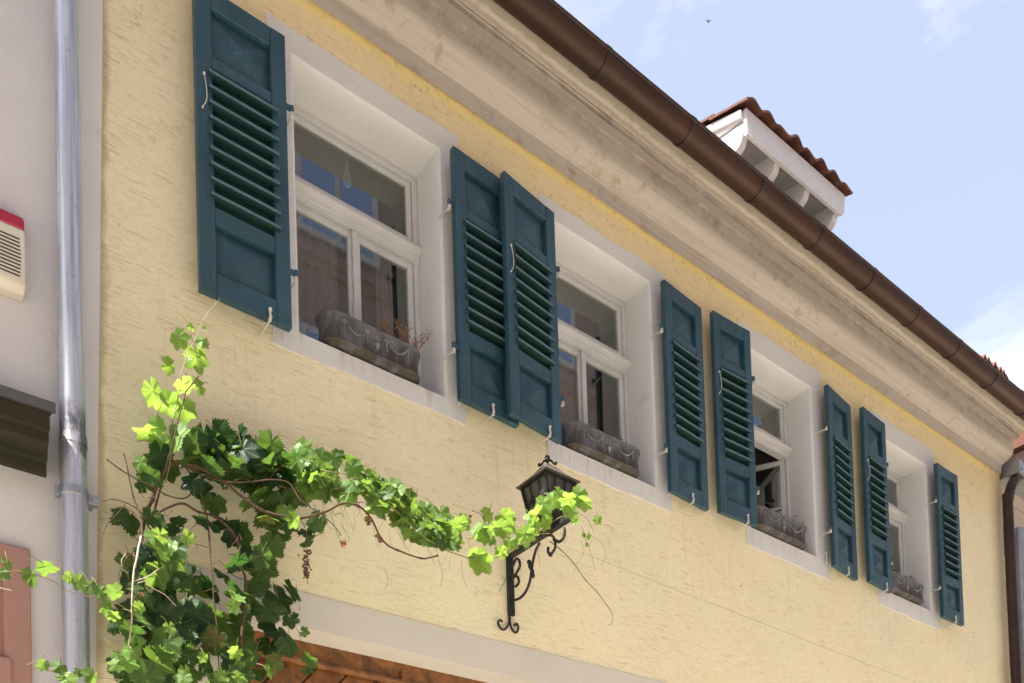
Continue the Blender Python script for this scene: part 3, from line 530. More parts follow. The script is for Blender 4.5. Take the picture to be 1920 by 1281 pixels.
n_ = MB(); n_.tube([(.905, -.10, 2.27), (.905, -.10, 2.262), (.902, -.10, -1.6)], [.0492, .0508, .0508], 24); n_.tube([(.9065, -.10, 2.24), (.9065, -.10, 2.28)], [.053, .0515], 24); nbb(n_, 'lower_downpipe', 'zinc', smooth=True).location.x -= .018
n_ = MB(); n_.tube([(.904, -.10, 2.028), (.904, -.10, 2.062)], .0585, 24); n_.box(.955, .995, -.115, -.085, 2.02, 2.06); n_.box(.836, .850, -.11, -.085, 2.02, 2.062); n_.tube([(.985, -.13, 2.04), (.985, -.02, 2.04)], .007, 8); n_.box(.968, 1.0, -.125, -.112, 2.03, 2.052); n_.tube([(.90, -.05, 2.045), (.90, -.0, 2.045)], .012, 8); nbb(n_, 'pipe_clamp', 'zincd', smooth=True, bevel=.001).location.x -= .018
# dark ledge
lg = empty('door_ledge'); lg.parent = nb; lg.matrix_parent_inverse = Matrix.Translation((0, -NY, 1.6)); lg['label'] = 'dark moulded ledge with a lead cap'
YL = -.20
lp = MB(); pr = [(NY, 2.345), (YL+.004, 2.305), (YL+.004, 2.225), (YL+.026, 2.222), (YL+.028, 2.185), (YL+.036, 2.180), (YL+.048, 2.168), (YL+.054, 2.150), (YL+.056, 2.128), (YL+.074, 2.124), (YL+.078, 2.085), (YL+.084, 2.072), (NY, 2.13)]
lp.prism(pr, 'x', -1.2, .785); lp.build('moulding', 'ledge', lg)
lp = MB(); lp.prism([(NY, 2.352), (YL-.012, 2.328), (YL-.012, 2.290), (YL+.0, 2.290), (YL+.0, 2.306), (NY, 2.346)], 'x', -1.2, .803); lp.build('cap', 'lead', lg)
# sandstone window frame
sf = MB(); sf.box(-.5, .735, NY-.03, NY+.05, 1.70, 1.80); sf.box(.640, .7349, NY-.0305, NY+.05, .3, 1.6995); sf.box(-.5, .62, NY-.012, NY+.0, 1.60, 1.699); sf.box(.60, .66, NY-.045, NY, 1.2, 1.35); nbb(sf, 'window_frame', 'sandstone', bevel=.012)
sf = MB(); sf.box(-.5, .641, NY-.008, NY-.002, .3, 1.66); nbb(sf, 'window_blind', 'sandstone')
# alarm siren box
al = empty('siren_box', (.6, NY, 2.8)); tag(al, 'cream plastic alarm siren box with a red lens on top, fixed to the lilac wall', 'alarm box')
def alb(mb, name, mat, **k): o = mb.build(name, mat, al, **k); o.matrix_parent_inverse = Matrix.Translation((-.6, -NY, -2.8)); return o
a_ = MB(); a_.prism([(NY, 2.80), (-.075, 2.80), (-.10, 2.825), (-.10, 3.048), (NY, 3.048)], 'x', .40, .728); alb(a_, 'body', 'cream', bevel=.008)
a_ = MB(); a_.prism([(NY, 3.0485), (-.099, 3.0485), (-.098, 3.095), (-.06, 3.128), (NY, 3.135)], 'x', .402, .727); alb(a_, 'lens', 'red', bevel=.01, seg=3)
a_ = MB()
for i in range(11): a_.box(.44, .712-.001*abs(i-5), -.1015, -.099, 2.852+i*.0148, 2.857+i*.0148)
alb(a_, 'vent_slots', 'slot')

# ---------------------------------------------------------------- house on the right
rh = empty('cream_block_house', (12, .1, -1.6)); tag(rh, 'cream block house with red tiled roof beyond the yellow house at the right edge', 'house')
def rb(mb, name, mat, **k): o = mb.build(name, mat, rh, **k); o.matrix_parent_inverse = Matrix.Translation((-12, -.1, 1.6)); return o
r = MB(); r.box(9.345, 18, .06, 9, -1.6, 4.98); rb(r, 'wall', 'blocks')
r = MB(); r.prism([(-.15, 4.99), (4.5, 8.2), (9, 4.99)], 'x', 9.42, 11.0); r.prism([(-.2, 6.02), (3.9, 10.1), (8, 6.02)], 'x', 11.003, 18); rb(r, 'roof', 'tile')
r = MB(); r.box(11.1, 18, .062, 7.8, 4.985, 6.01); rb(r, 'upper_wall', 'blocks')
r = MB(); r.prism([(-.16, 4.90), (-.16, 5.02), (.06, 5.10), (.06, 4.90)], 'x', 9.40, 18); rb(r, 'eaves_flashing', 'zincd')
r = MB(); r.tube(curve([(9.62, -.03, -1.6), (9.62, -.03, 4.0), (9.66, -.03, 4.12), (9.75, -.03, 4.2), (9.9, -.03, 4.22)], 6), .05, 12); rb(r, 'waste_pipe', 'zincd', smooth=True)
r = MB()
for k_ in range(6): r.tube([(9.44+k_*.09, -.17, 4.92), (9.46+k_*.09, -.12, 5.06)], .006, 6)
r.tube([(9.42, -.12, 5.06), (10.4, -.12, 5.06)], .008, 6); rb(r, 'snow_guard', 'zincd')
# red tile ridge seen past the gutter at the very right
q = at(1916, 735, 1.5)

# ---------------------------------------------------------------- houses across the street (seen in the panes, and they bounce light)
op = empty('street_house', (4, -8, -1.6)); tag(op, 'brownish house with white framed windows reflected in the window panes', 'house')
def ob(mb, name, mat, **k): o = mb.build(name, mat, op, **k); o.matrix_parent_inverse = Matrix.Translation((-4, 8, 1.6)); return o
r = MB(); r.box(-30, 40, -16, -8, -1.6, 13.9); ob(r, 'wall', 'oppwall')
r = MB(); r.prism([(-7.2, 13.9), (-12, 17), (-16.7, 13.9)], 'x', -30, 40); ob(r, 'roof', 'tile')
r = MB(); r.box(-30, 40, -7.999, -7.35, 13.7, 13.89); ob(r, 'eaves', 'gate')
r = MB(); r.box(-30, 40, -7.999, -7.90, 11.25, 11.40); r.box(-30, 40, -7.999, -7.94, 11.10, 11.249); ob(r, 'string_course', 'oppwall')
for zc in (3.0, 6.1, 9.2, 12.55):
    for i in range(-4, 13):
        x = i*2.1+.4; r = MB(); r.box(x-.72, x+.72, -8, -7.95, zc-.95, zc+.95); fo = r.build('window', 'opptrim', op); fo.matrix_parent_inverse = Matrix.Translation((-4, 8, 1.6))
        p = MB(); 
        for sx in (-1, 1):
            for za, zb_ in ((-.85, .25), (.33, .85)): a, b = sorted((sx*.05, sx*.60)); p.box(x+a, x+b, -7.949, -7.94, zc+za, zc+zb_)
        p.build('pane', 'oppglass', fo)

# ---------------------------------------------------------------- flower boxes
def trough(x0, x1, z0, lab, tilt=0):
    W = x1-x0; Dp = .155; H = .152; t = empty('flower_box', (x0, -.045, z0+.003), tilt); tag(t, lab, 'flower box', 'zinc flower boxes on the window sills')
    r = Dp/2; n = 12
    def outl(e, z, ex=0): 
        rr = r+e; c0, c1 = (r, r), (W-r, r)
        return [(c0[0]-rr*math.sin(a)*1.0, c0[1]+rr*math.cos(a)*-1*-1*1 if False else c0[1]+rr*math.cos(math.pi-a)*1, z) for a in [math.pi*i/n for i in range(n+1)]][::-1]+[(c1[0]+rr*math.sin(a), c1[1]-rr*math.cos(a), z) for a in [math.pi*i/n for i in range(n+1)]]
    rings = [outl(-.040, 0), outl(-.022, .004), outl(-.003, .017), outl(.003, .020), outl(.003, .026), outl(-.005, .030), outl(-.006, .09), outl(.003, H-.012), outl(.009, H-.006), outl(.008, H), outl(-.002, H), outl(-.006, H-.05)]
    m = MB(); k = len(rings[0]); vs = [q for rg in rings for q in rg]; m.add(vs, [(a*k+i, a*k+(i+1) % k, (a+1)*k+(i+1) % k, (a+1)*k+i) for a in range(len(rings)-1) for i in range(k)]+[tuple(range(k-1, -1, -1))])
    m.build('trough', 'boxzinc', t, smooth=True)
    s_ = MB(); s_.add(outl(-.007, H-.03), [tuple(range(k))]); s_.build('soil', 'soil', t)
    o = MB(); yf = lambda z: -.001-.004*z/H
    a, b = .10, W-.10; c = W/2
    for (p, q_) in ((a, c-.055), (c+.055, b)):
        for i in range(17):
            u = i/16; x = p+(q_-p)*u; z = .124-.048*(1-(2*u-1)**2); o.ball((x, yf(z)-.001, z), .0064 if i % 2 else .0046, 6, (1.1, .9, 1))
        for e in (p, q_):
            o.ball((e, .001, .122), .013, 8, (1, .5, 1)); o.ball((e, -.005, .122), .006, 6)
            for i in range(6): o.ball((e, .001, .111-i*.009), .0052-.0004*i, 6)
        o.build('garland', 'relief', t, smooth=True); o = MB()
    for i in range(9):
        a = i*.7; o.ball((c+math.cos(a)*.016, .002, .114+math.sin(a)*.017), .0062, 6, (1, .8, 1))
    o.ball((c, .001, .114), .008, 6); o.tube([(c, .001, .078), (c, .001, .066), (c, .001, .058), (c, .001, .050)], [.016, .012, .005, .011], 8)
    o.build('rosette', 'relief', t, smooth=True); return t
b1 = trough(2.055, 2.618, 3.212, 'weathered zinc garland flower box with a dried reddish plant, under the nearest window')
b2 = trough(3.645, 4.255, 3.236, 'rust-bottomed zinc garland flower box right above the lantern')
b3 = trough(5.390, 6.030, 3.258, 'brown stained zinc flower box on the sill of the open window')
b4 = trough(7.100, 7.730, 3.236, 'rusty zinc flower box on the sill farthest from the vine')
def dryplant(name, x, y, z, n, h, lab, cat, spread=.05, mat='dry', red=False, seedv=1):
    rr = random.Random(seedv); t = empty(name, (x, y, z)); tag(t, lab, cat, None); m = MB(); lf = MB()
    for i in range(n):
        a = rr.uniform(0, 6.28); b = Vector((rr.uniform(-spread, spread), rr.uniform(-.03, .03), 0)); hh = h*rr.uniform(.5, 1.1); d = Vector((math.cos(a)*hh*.6, math.sin(a)*.03-.01, hh))
        m = MB(); p = [b, b+d*.5+Vector((rr.uniform(-.01, .01), 0, .01)), b+d+Vector((rr.uniform(-.03, .03), 0, -.01))]; m.tube(curve(p, 3), .0014, 4)
        for k in range(3):
            e = b+d*rr.uniform(.4, 1); m.tube([e, e+Vector((rr.uniform(-.03, .03), rr.uniform(-.02, .02), rr.uniform(-.005, .03)))], .0009, 3)
        m.build('stem', mat, t)
        for k in range(5):
            e = b+d*rr.uniform(.2, 1.05)+Vector((rr.uniform(-.015, .015), rr.uniform(-.015, .01), rr.uniform(-.01, .015))); u = Vector((rr.uniform(-1, 1), rr.uniform(-1, 1), rr.uniform(-1, 1))).normalized()*.011; v = u.orthogonal().normalized()*.0055
            lf.add([e-u, e+v, e+u, e-v], [(0, 1, 2, 3)])
    lf.build('withered_leaves', mat, t)
dryplant('dried_plant', 2.40, .0, 3.36, 7, .12, 'small clump of withered orange leaves in the nearest flower box', 'plant', .02, 'dry', seedv=3)
dryplant('dried_plant', 2.52, .0, 3.36, 22, .13, 'spindly dried reddish plant at the right half of the nearest flower box', 'plant', .07, 'dry', seedv=4)
dryplant('dried_plant', 4.08, .02, 3.37, 9, .075, 'short green tuft at the right end of the flower box above the lantern', 'plant', .03, 'cane', seedv=5)
dryplant('dried_plant', 5.88, .0, 3.39, 7, .06, 'low brown remains of a plant in the flower box of the open window', 'plant', .08, 'dry', seedv=6)
dryplant('dried_plant', 7.55, .02, 3.37, 9, .09, 'thin dried stems in the farthest flower box', 'plant', .05, 'dry', seedv=8)
# glass drop hanging in the first fanlight
hd = MB(); c0 = at(650, 300, .262); hd.tube([c0, c0+Vector((0, 0, -.03))], .004, 6); 
for i in range(5):
    a = i*1.256; e = Vector((math.cos(a)*.016, math.sin(a)*.01, 0)); hd.tube(curve([c0+Vector((0, 0, -.02)), c0+e+Vector((0, 0, -.08)), c0+e*1.3+Vector((0, 0, -.13)), c0+Vector((0, 0, -.155))], 4), .0016, 5)
tag(hd.build('hanging_ornament', 'opptrim'), 'slim wire and glass ornament hanging in the fanlight of the nearest window', 'ornament')

# ---------------------------------------------------------------- wall lantern
la = empty('wall_lantern', (3.165, 0, 2.05)); tag(la, 'black iron wall lantern with a flared roof on a scrolled bracket, vine leaves against it', 'lantern')
def lb(mb, name, mat, par=None, **k):
    o = mb.build(name, mat, par or la, **k)
    if not par: o.matrix_parent_inverse = Matrix.Translation((-3.165, 0, -2.05))
    return o
LX, LY = 3.158, -.375
bar = MB(); bar.box(3.150, 3.188, -.024, -.003, 2.11, 2.462); bar.box(3.152, 3.186, -.55, -.0245, 2.432, 2.462)
for p_ in ([(955, 1150), (955, 1158), (953, 1172), (945, 1181), (937, 1176), (934, 1167), (938, 1163), (942, 1166)], [(956, 1150), (956, 1158), (957, 1172), (962, 1183), (968, 1186), (972, 1178), (969, 1170), (964, 1173)]):
    bar.tube(curve([at(a, b, -.013) for a, b in p_], 5), .0062, 8)
lb(bar, 'wall_bar', 'iron', smooth=True, bevel=.002)
scr = MB(); X3 = 3.169
def sc2(pts, r=.0075): scr.tube(curve([atx(a, b, X3) for a, b in pts], 6), r, 8)
sc2([(962, 1060), (968, 1048), (974, 1052), (974, 1064), (966, 1078), (960, 1086)]); sc2([(960, 1085), (968, 1080), (973, 1088), (971, 1096), (966, 1100)])
sc2([(1012, 1018), (1004, 1034), (998, 1060), (993, 1092), (982, 1115), (966, 1125), (956, 1116), (953, 1102)]); sc2([(993, 1056), (994, 1064), (998, 1070), (999, 1080)], .010)
scr.ball(atx(992, 1054, X3), .013); scr.ball(atx(999, 1080, X3), .013)
sc2([(1026, 1004), (1034, 1004), (1040, 1012), (1041, 1026), (1036, 1036), (1030, 1042)]); sc2([(1038, 1012), (1048, 1016), (1056, 1010), (1059, 998), (1058, 990)]); sc2([(1028, 1026), (1028, 1036), (1034, 1042)])
lb(scr, 'scrollwork', 'iron', smooth=True)
# roof: flared square pyramid
def sq(hw, z, cx=LX, cy=LY): return [(cx-hw, cy-hw, z), (cx+hw, cy-hw, z), (cx+hw, cy+hw, z), (cx-hw, cy+hw, z)]
EZ_ = 2.683
rfm = MB(); rg = [sq(.102, EZ_-.004), sq(.121, EZ_-.006), sq(.122, EZ_), sq(.098, EZ_+.018), sq(.066, EZ_+.048), sq(.034, EZ_+.088), sq(.014, EZ_+.104), sq(.010, EZ_+.108)]
vs = [q for r_ in rg for q in r_]; rfm.add(vs, [(a*4+i, a*4+(i+1) % 4, (a+1)*4+(i+1) % 4, (a+1)*4+i) for a in range(len(rg)-1) for i in range(4)]+[(28, 29, 30, 31), (3, 2, 1, 0)]); lroof = lb(rfm, 'lantern_roof', 'lamproof')
fi = MB(); tz = EZ_+.106; fi.tube([(LX, LY, tz-.005), (LX, LY, tz+.028)], .008, 8); fi.ball((LX, LY, tz+.036), .015, 10)
for i in range(4):
    a = math.pi/4+i*math.pi/2; dx, dy = math.cos(a), math.sin(a); fi.tube(curve([(LX, LY, tz+.018), (LX+dx*.018, LY+dy*.018, tz+.022), (LX+dx*.032, LY+dy*.032, tz+.004), (LX+dx*.042, LY+dy*.042, tz+.002)], 4), .0055, 7); fi.ball((LX+dx*.043, LY+dy*.043, tz+.004), .010, 8)
fi.build('finial', 'iron', lroof, smooth=True)
cg = MB(); TW, BW, TZ, BZ = .100, .071, EZ_-.006, 2.495
for sx in (-1, 1):
    for sy in (-1, 1): cg.tube([(LX+sx*TW, LY+sy*TW, TZ), (LX+sx*BW, LY+sy*BW, BZ)], .009, 4)
for hw, z, r_ in ((BW, BZ, .010), (TW, TZ, .010)):
    for a, b in ((0, 1), (1, 2), (2, 3), (3, 0)): P_ = sq(hw, z); cg.tube([P_[a], P_[b]], r_, 4)
cg.add(sq(BW, BZ-.002)+sq(.018, BZ-.026)+sq(.03, BZ+.01), [(0, 1, 5, 4), (1, 2, 6, 5), (2, 3, 7, 6), (3, 0, 4, 7), (4, 5, 6, 7), (8, 9, 10, 11)]); 
for sd in range(4):                            # vertical bars and S scrolls on each face
    R_ = Matrix.Translation((LX, LY, 0)) @ Matrix.Rotation(sd*math.pi/2, 4, 'Z')
    def fp(u, t): hw = TW+(BW-TW)*t; return R_ @ Vector((u*hw, -hw-.002, TZ+(BZ-TZ)*t))
    for u in (-.36, .36): cg.tube([fp(u, .0), fp(u, 1)], .0038, 5)
    for cx_, s2 in ((-.66, 1), (.66, -1), (0, 1)):
        for c_t, sg in ((.40, 1), (.64, -1)):
            cg.tube([fp(cx_+.27*math.cos(a)*s2, c_t+sg*.115*math.sin(a)) for a in [math.pi*i/10 for i in range(11)]], .0036, 5)
lb(cg, 'cage', 'iron', smooth=True)
gl = MB(); P1, P0 = sq(TW-.006, TZ), sq(BW-.005, BZ); gl.add(P0+P1, [(0, 1, 5, 4), (1, 2, 6, 5), (2, 3, 7, 6), (3, 0, 4, 7)]); lb(gl, 'lantern_glass', 'lampglass')
mt_ = MB(); mt_.tube([(LX+.006, LY, 2.475), (LX+.006, LY, 2.455)], .014, 10); lb(mt_, 'lantern_foot', 'iron', smooth=True)

# ---------------------------------------------------------------- grape vine
rv = random.Random(23)
LA = []                                        # outline: (angle from tip, radius, vein)
NA = 72
def lr(a):                                     # a in degrees 0..180 from the tip
    lob = [(0, 1.0, 30), (58, .92, 29), (112, .82, 29), (150, .72, 24)]
    v = .69
    for c, r_, w_ in lob: v = max(v, r_*(1-(abs(a-c)/w_)**1.3*.32) if abs(a-c) < w_*1.25 else 0)
    if a > 160: v *= max(.12, 1-(a-160)/23)
    return v
for i in range(NA):
    a = i*360/NA; b = a if a <= 180 else 360-a; r_ = lr(b); tooth = (1.0 if i % 2 == 0 else .865) if b < 163 else 1
    vein = 1.0 if min(abs(b-c) for c in (0, 57, 114)) < 3.1 else (.5 if min(abs(b-c) for c in (0, 57, 114)) < 6 else 0.)
    LA.append((math.radians(a), r_*tooth, vein))
class Leaves:
    def __init__(s): s.v = []; s.f = []; s.c = []
    def leaf(s, p, size, nrm, tip, age_sun):
        nrm = nrm.normalized(); tip = (tip-nrm*tip.dot(nrm)).normalized(); sd = tip.cross(nrm); b = len(s.v); rn = rv.random()
        cup = rv.uniform(-.15, .35); fold = rv.uniform(.0, .55); droop = rv.uniform(.0, .6); ph = rv.uniform(0, 6); asp = rv.uniform(.78, 1.12)
        s.v.append(p); s.c.append((.9, age_sun, rn))
        for ri, t in enumerate((.36, .70, 1.0)):
            for a, r_, vn in LA:
                rr = r_*t if t == 1 else min(r_, .85)*t*(.92 if ri else .85)
                x = math.cos(a)*rr; y = math.sin(a)*rr*asp
                z = -fold*abs(y)+cup*(x*x+y*y)*.6-droop*max(x, 0)**2*.7+.045*math.sin(5*a*1.0+ph)*rr+.05*math.sin(3*a+ph*3)*rr+.014*math.sin(11*a+ph*2)*rr*t - (.012*(1-vn) if t < 1 else 0)*-1
                s.v.append(p+(tip*x+sd*y+nrm*z)*size); s.c.append((vn, age_sun, rn))
        n = NA
        for i in range(n):
            j = (i+1) % n; s.f.append((b, b+1+i, b+1+j))
            for k in range(2): s.f.append((b+1+k*n+i, b+1+(k+1)*n+i, b+1+(k+1)*n+j, b+1+k*n+j))
    def build(s, name, par):
        me = bpy.data.meshes.new(name); me.from_pydata([tuple(q) for q in s.v], [], s.f); me.materials.append(MT['leaf']); me.polygons.foreach_set('use_smooth', [True]*len(me.polygons))
        ca = me.color_attributes.new('leafcol', 'FLOAT_COLOR', 'POINT'); ca.data.foreach_set('color', [x for c in s.c for x in (*c, 1)])
        o = bpy.data.objects.new(name, me); sc.collection.objects.link(o); o.parent = par; o.matrix_parent_inverse = Matrix.Translation((-1.3, .1, 1.6)); return o
vine = empty('grapevine', (1.3, -.1, -1.6)); tag(vine, 'grapevine climbing beside the gate and trained along the wall to the lantern', 'climbing plant')
def vb(mb, name, mat, **k): o = mb.build(name, mat, vine, **k); o.matrix_parent_inverse = Matrix.Translation((-1.3, .1, 1.6)); return o
LV = Leaves(); pet = MB()
def put(px, py, y, sz, age_sun=.2, face=.5):
    """one leaf whose blade is centred on the measured spot; sz = blade width in px"""
    c = at(px, py, y); sc_ = (4+y)/FL/.80; size = sz*sc_*.63
    view = (Vector((0, -D, 0))-c).normalized()
    up = Vector((rv.uniform(-.5, .5), rv.uniform(-.9, -.1), rv.uniform(.3, 1)))
    nrm = (view*face*(1 if rv.random() < .35 else -1)*-1 + up.normalized()*(1-face)+Vector((rv.gauss(0, .35), rv.gauss(0, .3), rv.gauss(0, .35)))).normalized()
    if abs(nrm.dot(view)) < .32: nrm = (nrm+view*(.5 if nrm.dot(view) > 0 else -.5)).normalized()
    tip = Vector((rv.gauss(0, .6), rv.gauss(-.15, .3), rv.uniform(-1.2, -.1)))
    tip = (tip-nrm*tip.dot(nrm)).normalized(); p = c-tip*size*.25
    LV.leaf(p, size, nrm, tip, max(0, min(1, age_sun+rv.gauss(0, .08))))
    q = p+Vector((rv.gauss(0, .02), rv.uniform(-.01, .05), rv.uniform(.01, .05)))-tip*size*.5
    pet.tube(curve([p, (p+q)/2+Vector((0, 0, .008)), q], 3), .0015, 4)
# young shoot at the top
for px, py, sz, fc in [(338, 637, 36, .8), (380, 642, 30, .7), (359, 614, 15, .5), (384, 615, 10, .5), (316, 686, 33, .6), (352, 676, 16, .4), (371, 678, 46, .8), (372, 724, 36, .8), (348, 727, 40, .8), (292, 743, 50, .5), (322, 760, 42, .8), (346, 775, 44, .8), (272, 808, 52, .5), (296, 800, 34, .7), (325, 828, 66, .9), (300, 825, 36, .6), (262, 872, 30, .6)]:
    put(px, py, -.20+rv.uniform(-.04, .04), sz*.90, .80, fc)
# left column and hanging mass
left = [(276, 872, 50), (300, 862, 46), (310, 885, 40), (268, 905, 34), (290, 900, 36), (372, 842, 50), (395, 850, 70), (420, 835, 55), (352, 860, 40), (452, 818, 34), (478, 850, 62), (440, 890, 66), (395, 890, 58), (356, 905, 40), (455, 850, 50), (500, 895, 60),
        (247, 978, 52), (328, 985, 38), (283, 973, 34), (300, 990, 40), (388, 975, 44), (402, 950, 46), (432, 985, 56), (452, 1012, 52), (430, 1008, 40), (500, 965, 60), (470, 935, 60), (508, 1030, 52), (488, 1050, 44), (525, 1000, 48), (540, 985, 40), (576, 1018, 36), (592, 985, 44), (575, 1000, 30), (508, 955, 50), (560, 930, 50), (380, 925, 40),
        (275, 1048, 46), (300, 1042, 44), (335, 1032, 40), (322, 1058, 42), (226, 1058, 44), (252, 1062, 50), (290, 1082, 50), (322, 1090, 46), (350, 1088, 52), (245, 1095, 44), (275, 1112, 52), (310, 1120, 54), (395, 1105, 52), (380, 1112, 40), (425, 1080, 44), (440, 1060, 46), (468, 1052, 44), (495, 1070, 50), (410, 1042, 40), (450, 1108, 56), (475, 1098, 52), (500, 1095, 40), (528, 1130, 54), (550, 1112, 44), (520, 1105, 40), (505, 1150, 60), (470, 1148, 54), (452, 1175, 54), (410, 1165, 60), (370, 1165, 56), (345, 1140, 44), (395, 1205, 52), (300, 1150, 60), (262, 1150, 50), (335, 1185, 60), (285, 1190, 60), (245, 1185, 44), (310, 1215, 60), (355, 1225, 50), (262, 1225, 56), (240, 1225, 40), (420, 1215, 44), (450, 1205, 50), (480, 1195, 50), (500, 1175, 40), (524, 1190, 52), (545, 1165, 30), (540, 1210, 42), (574, 1186, 22), (585, 1240, 36), (575, 1255, 26), (505, 1215, 44), (395, 1250, 56), (355, 1262, 56), (300, 1250, 60), (255, 1262, 56), (222, 1255, 40), (430, 1245, 44), (470, 1235, 52), (490, 1255, 50), (510, 1245, 34), (330, 1272, 50), (280, 1278, 60), (410, 1275, 50), (455, 1272, 48), (235, 1150, 32), (225, 1165, 30), (212, 1180, 22), (370, 1190, 40), (300, 1165, 50), (275, 1165, 50), (320, 1155, 44), (345, 1205, 44)]
for px, py, sz in left:
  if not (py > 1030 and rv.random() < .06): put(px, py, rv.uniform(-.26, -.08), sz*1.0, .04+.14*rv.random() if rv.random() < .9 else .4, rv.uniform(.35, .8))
for px, py, sz in [(500, 968, 34), (535, 960, 34), (550, 978, 28), (300, 1010, 26), (320, 1028, 24), (355, 1010, 22), (440, 1225, 24), (440, 1140, 24), (450, 1125, 22), (225, 1235, 26), (245, 1245, 30), (215, 1248, 22), (290, 1012, 30)]: put(px, py, rv.uniform(-.34, -.26), sz*1.1, .7, .6)
# arm along the wall: top edge / bottom edge by station (x, centre y, half height, depth y)
ARM = [(360, 845, 34, -.13), (430, 860, 44, -.15), (500, 880, 58, -.17), (560, 885, 62, -.20), (610, 890, 56, -.30), (660, 905, 50, -.40), (700, 925, 52, -.44), (740, 950, 50, -.46), (780, 975, 46, -.47), (820, 992, 40, -.47), (850, 1003, 32, -.47), (880, 990, 22, -.48), (930, 1000, 26, -.49), (980, 988, 30, -.50), (1010, 975, 28, -.52), (1040, 955, 24, -.54)]
def arm(t):
    i = min(int(t), len(ARM)-2); u = t-i; a, b = ARM[i], ARM[i+1]; return [a[k]+(b[k]-a[k])*u for k in range(4)]
for k in range(205):
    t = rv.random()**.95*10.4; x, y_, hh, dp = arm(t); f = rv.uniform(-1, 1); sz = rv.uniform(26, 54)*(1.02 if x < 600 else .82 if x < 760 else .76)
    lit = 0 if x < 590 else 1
    put(x+rv.uniform(-10, 10), y_+f*hh*.74, dp+rv.uniform(-.07, .07)+(f*.03), sz, (.05 if x < 560 else .35)+(.25*rv.random() if lit else .12*rv.random()), rv.uniform(.25, .75))  # leaves on the sunlit stretch get a brighter painted colour
for k in range(15):
    t = 10.6+rv.random()*3.0; x, y_, hh, dp = arm(t); put(x+rv.uniform(-8, 8), y_+rv.uniform(-.8, .8)*hh, dp+rv.uniform(-.06, .04), rv.uniform(26, 40), .75, rv.uniform(.3, .7))
for px, py, sz, y in [(905, 1058, 50, -.50), (893, 1045, 38, -.5), (940, 1038, 30, -.5), (915, 966, 34, -.30), (940, 982, 30, -.3), (958, 976, 26, -.35), (870, 982, 34, -.33), (1000, 965, 46, -.55), (1018, 950, 42, -.56), (1040, 940, 42, -.57), (1060, 948, 40, -.58), (1072, 958, 34, -.57), (1083, 932, 38, -.6), (1062, 935, 36, -.6), (1050, 925, 26, -.6), (1100, 944, 38, -.62), (1078, 978, 22, -.62), (1120, 976, 22, -.63), (1105, 1008, 12, -.62), (1095, 1004, 12, -.62), (1100, 1022, 10, -.62), (985, 1010, 40, -.53), (960, 1018, 34, -.52), (1000, 992, 36, -.53), (1026, 965, 30, -.56), (1022, 985, 30, -.55)]:
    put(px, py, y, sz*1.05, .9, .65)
# sunlit shoot crossing the lower left
for px, py, sz in [(92, 1066, 40), (60, 1086, 34), (12, 1058, 26), (8, 1076, 24), (132, 1085, 24), (150, 1096, 30), (172, 1102, 30), (190, 1112, 26), (212, 1112, 34), (205, 1140, 32), (215, 1155, 24), (268, 1164, 34), (262, 1140, 26), (80, 1248, 26), (108, 1252, 26), (150, 1262, 20), (130, 1274, 40), (170, 1270, 34), (350, 1268, 38), (340, 1275, 34), (452, 1272, 34), (318, 1180, 24), (415, 1268, 30), (505, 1262, 30), (380, 1235, 22)]:
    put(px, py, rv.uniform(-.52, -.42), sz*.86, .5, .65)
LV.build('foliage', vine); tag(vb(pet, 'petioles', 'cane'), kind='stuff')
# stems
wd_ = MB(); gn = MB(); tg = MB(); dk = MB()
def st(mb, pts, r0, r1=None, n=5, sides=7, knots=False):
    r1 = (r1 or r0)*.74; r0 *= .74; P_ = curve([at(a, b, y) for a, b, y in pts], n); m = len(P_)
    P_ = [p+Vector((mnoise.noise(p*14), mnoise.noise(p*14+Vector((5, 5, 5)))*.5, mnoise.noise(p*14+Vector((9, 1, 2)))))*min(.006, r0*1.3) for p in P_]
    rs = [(r0+(r1-r0)*i/(m-1))*(1+(.35 if i % n == 0 else 0)*(.8 if knots else .3)) for i in range(m)]; mb.tube(P_, rs, sides)
    if knots:
        for i in range(n, m-1, n): mb.ball(P_[i], rs[i]*1.25, 6)
    nm, mt = {id(wd_): ('woody_stem', 'bark'), id(gn): ('green_cane', 'cane'), id(dk): ('dark_twig', 'bark'), id(tg): ('sunlit_pale_twig', 'twig')}[id(mb)]
    vb(mb, nm, mt, smooth=True); mb.v = []; mb.f = []
st(wd_, [(268, 1300, -.12), (262, 1180, -.13), (256, 1090, -.14), (264, 1000, -.14), (284, 935, -.15), (300, 895, -.16), (320, 872, -.17), (345, 868, -.18), (375, 890, -.19)], .014, .011, knots=True)
st(wd_, [(280, 1290, -.10), (276, 1200, -.1), (270, 1090, -.11), (290, 960, -.12), (305, 900, -.14)], .008, .006)
st(wd_, [(300, 895, -.16), (330, 870, -.17), (365, 872, -.2), (420, 905, -.22), (465, 940, -.25), (505, 962, -.28), (560, 972, -.31), (605, 962, -.35), (640, 945, -.38), (672, 950, -.41), (697, 975, -.43), (715, 1010, -.44), (745, 1032, -.45), (790, 1045, -.45), (822, 1042, -.45)], .0095, .0045, knots=True)
st(wd_, [(345, 868, -.18), (372, 915, -.2), (385, 960, -.21), (392, 1010, -.21), (398, 1080, -.22), (402, 1130, -.22), (408, 1200, -.22), (412, 1290, -.22)], .0055, .0035, knots=True)
st(wd_, [(290, 965, -.15), (318, 952, -.17), (345, 945, -.19), (372, 960, -.2), (402, 968, -.22), (430, 990, -.22), (448, 1020, -.22), (450, 1060, -.2), (460, 1090, -.2), (455, 1180, -.2), (450, 1290, -.2)], .006, .008)
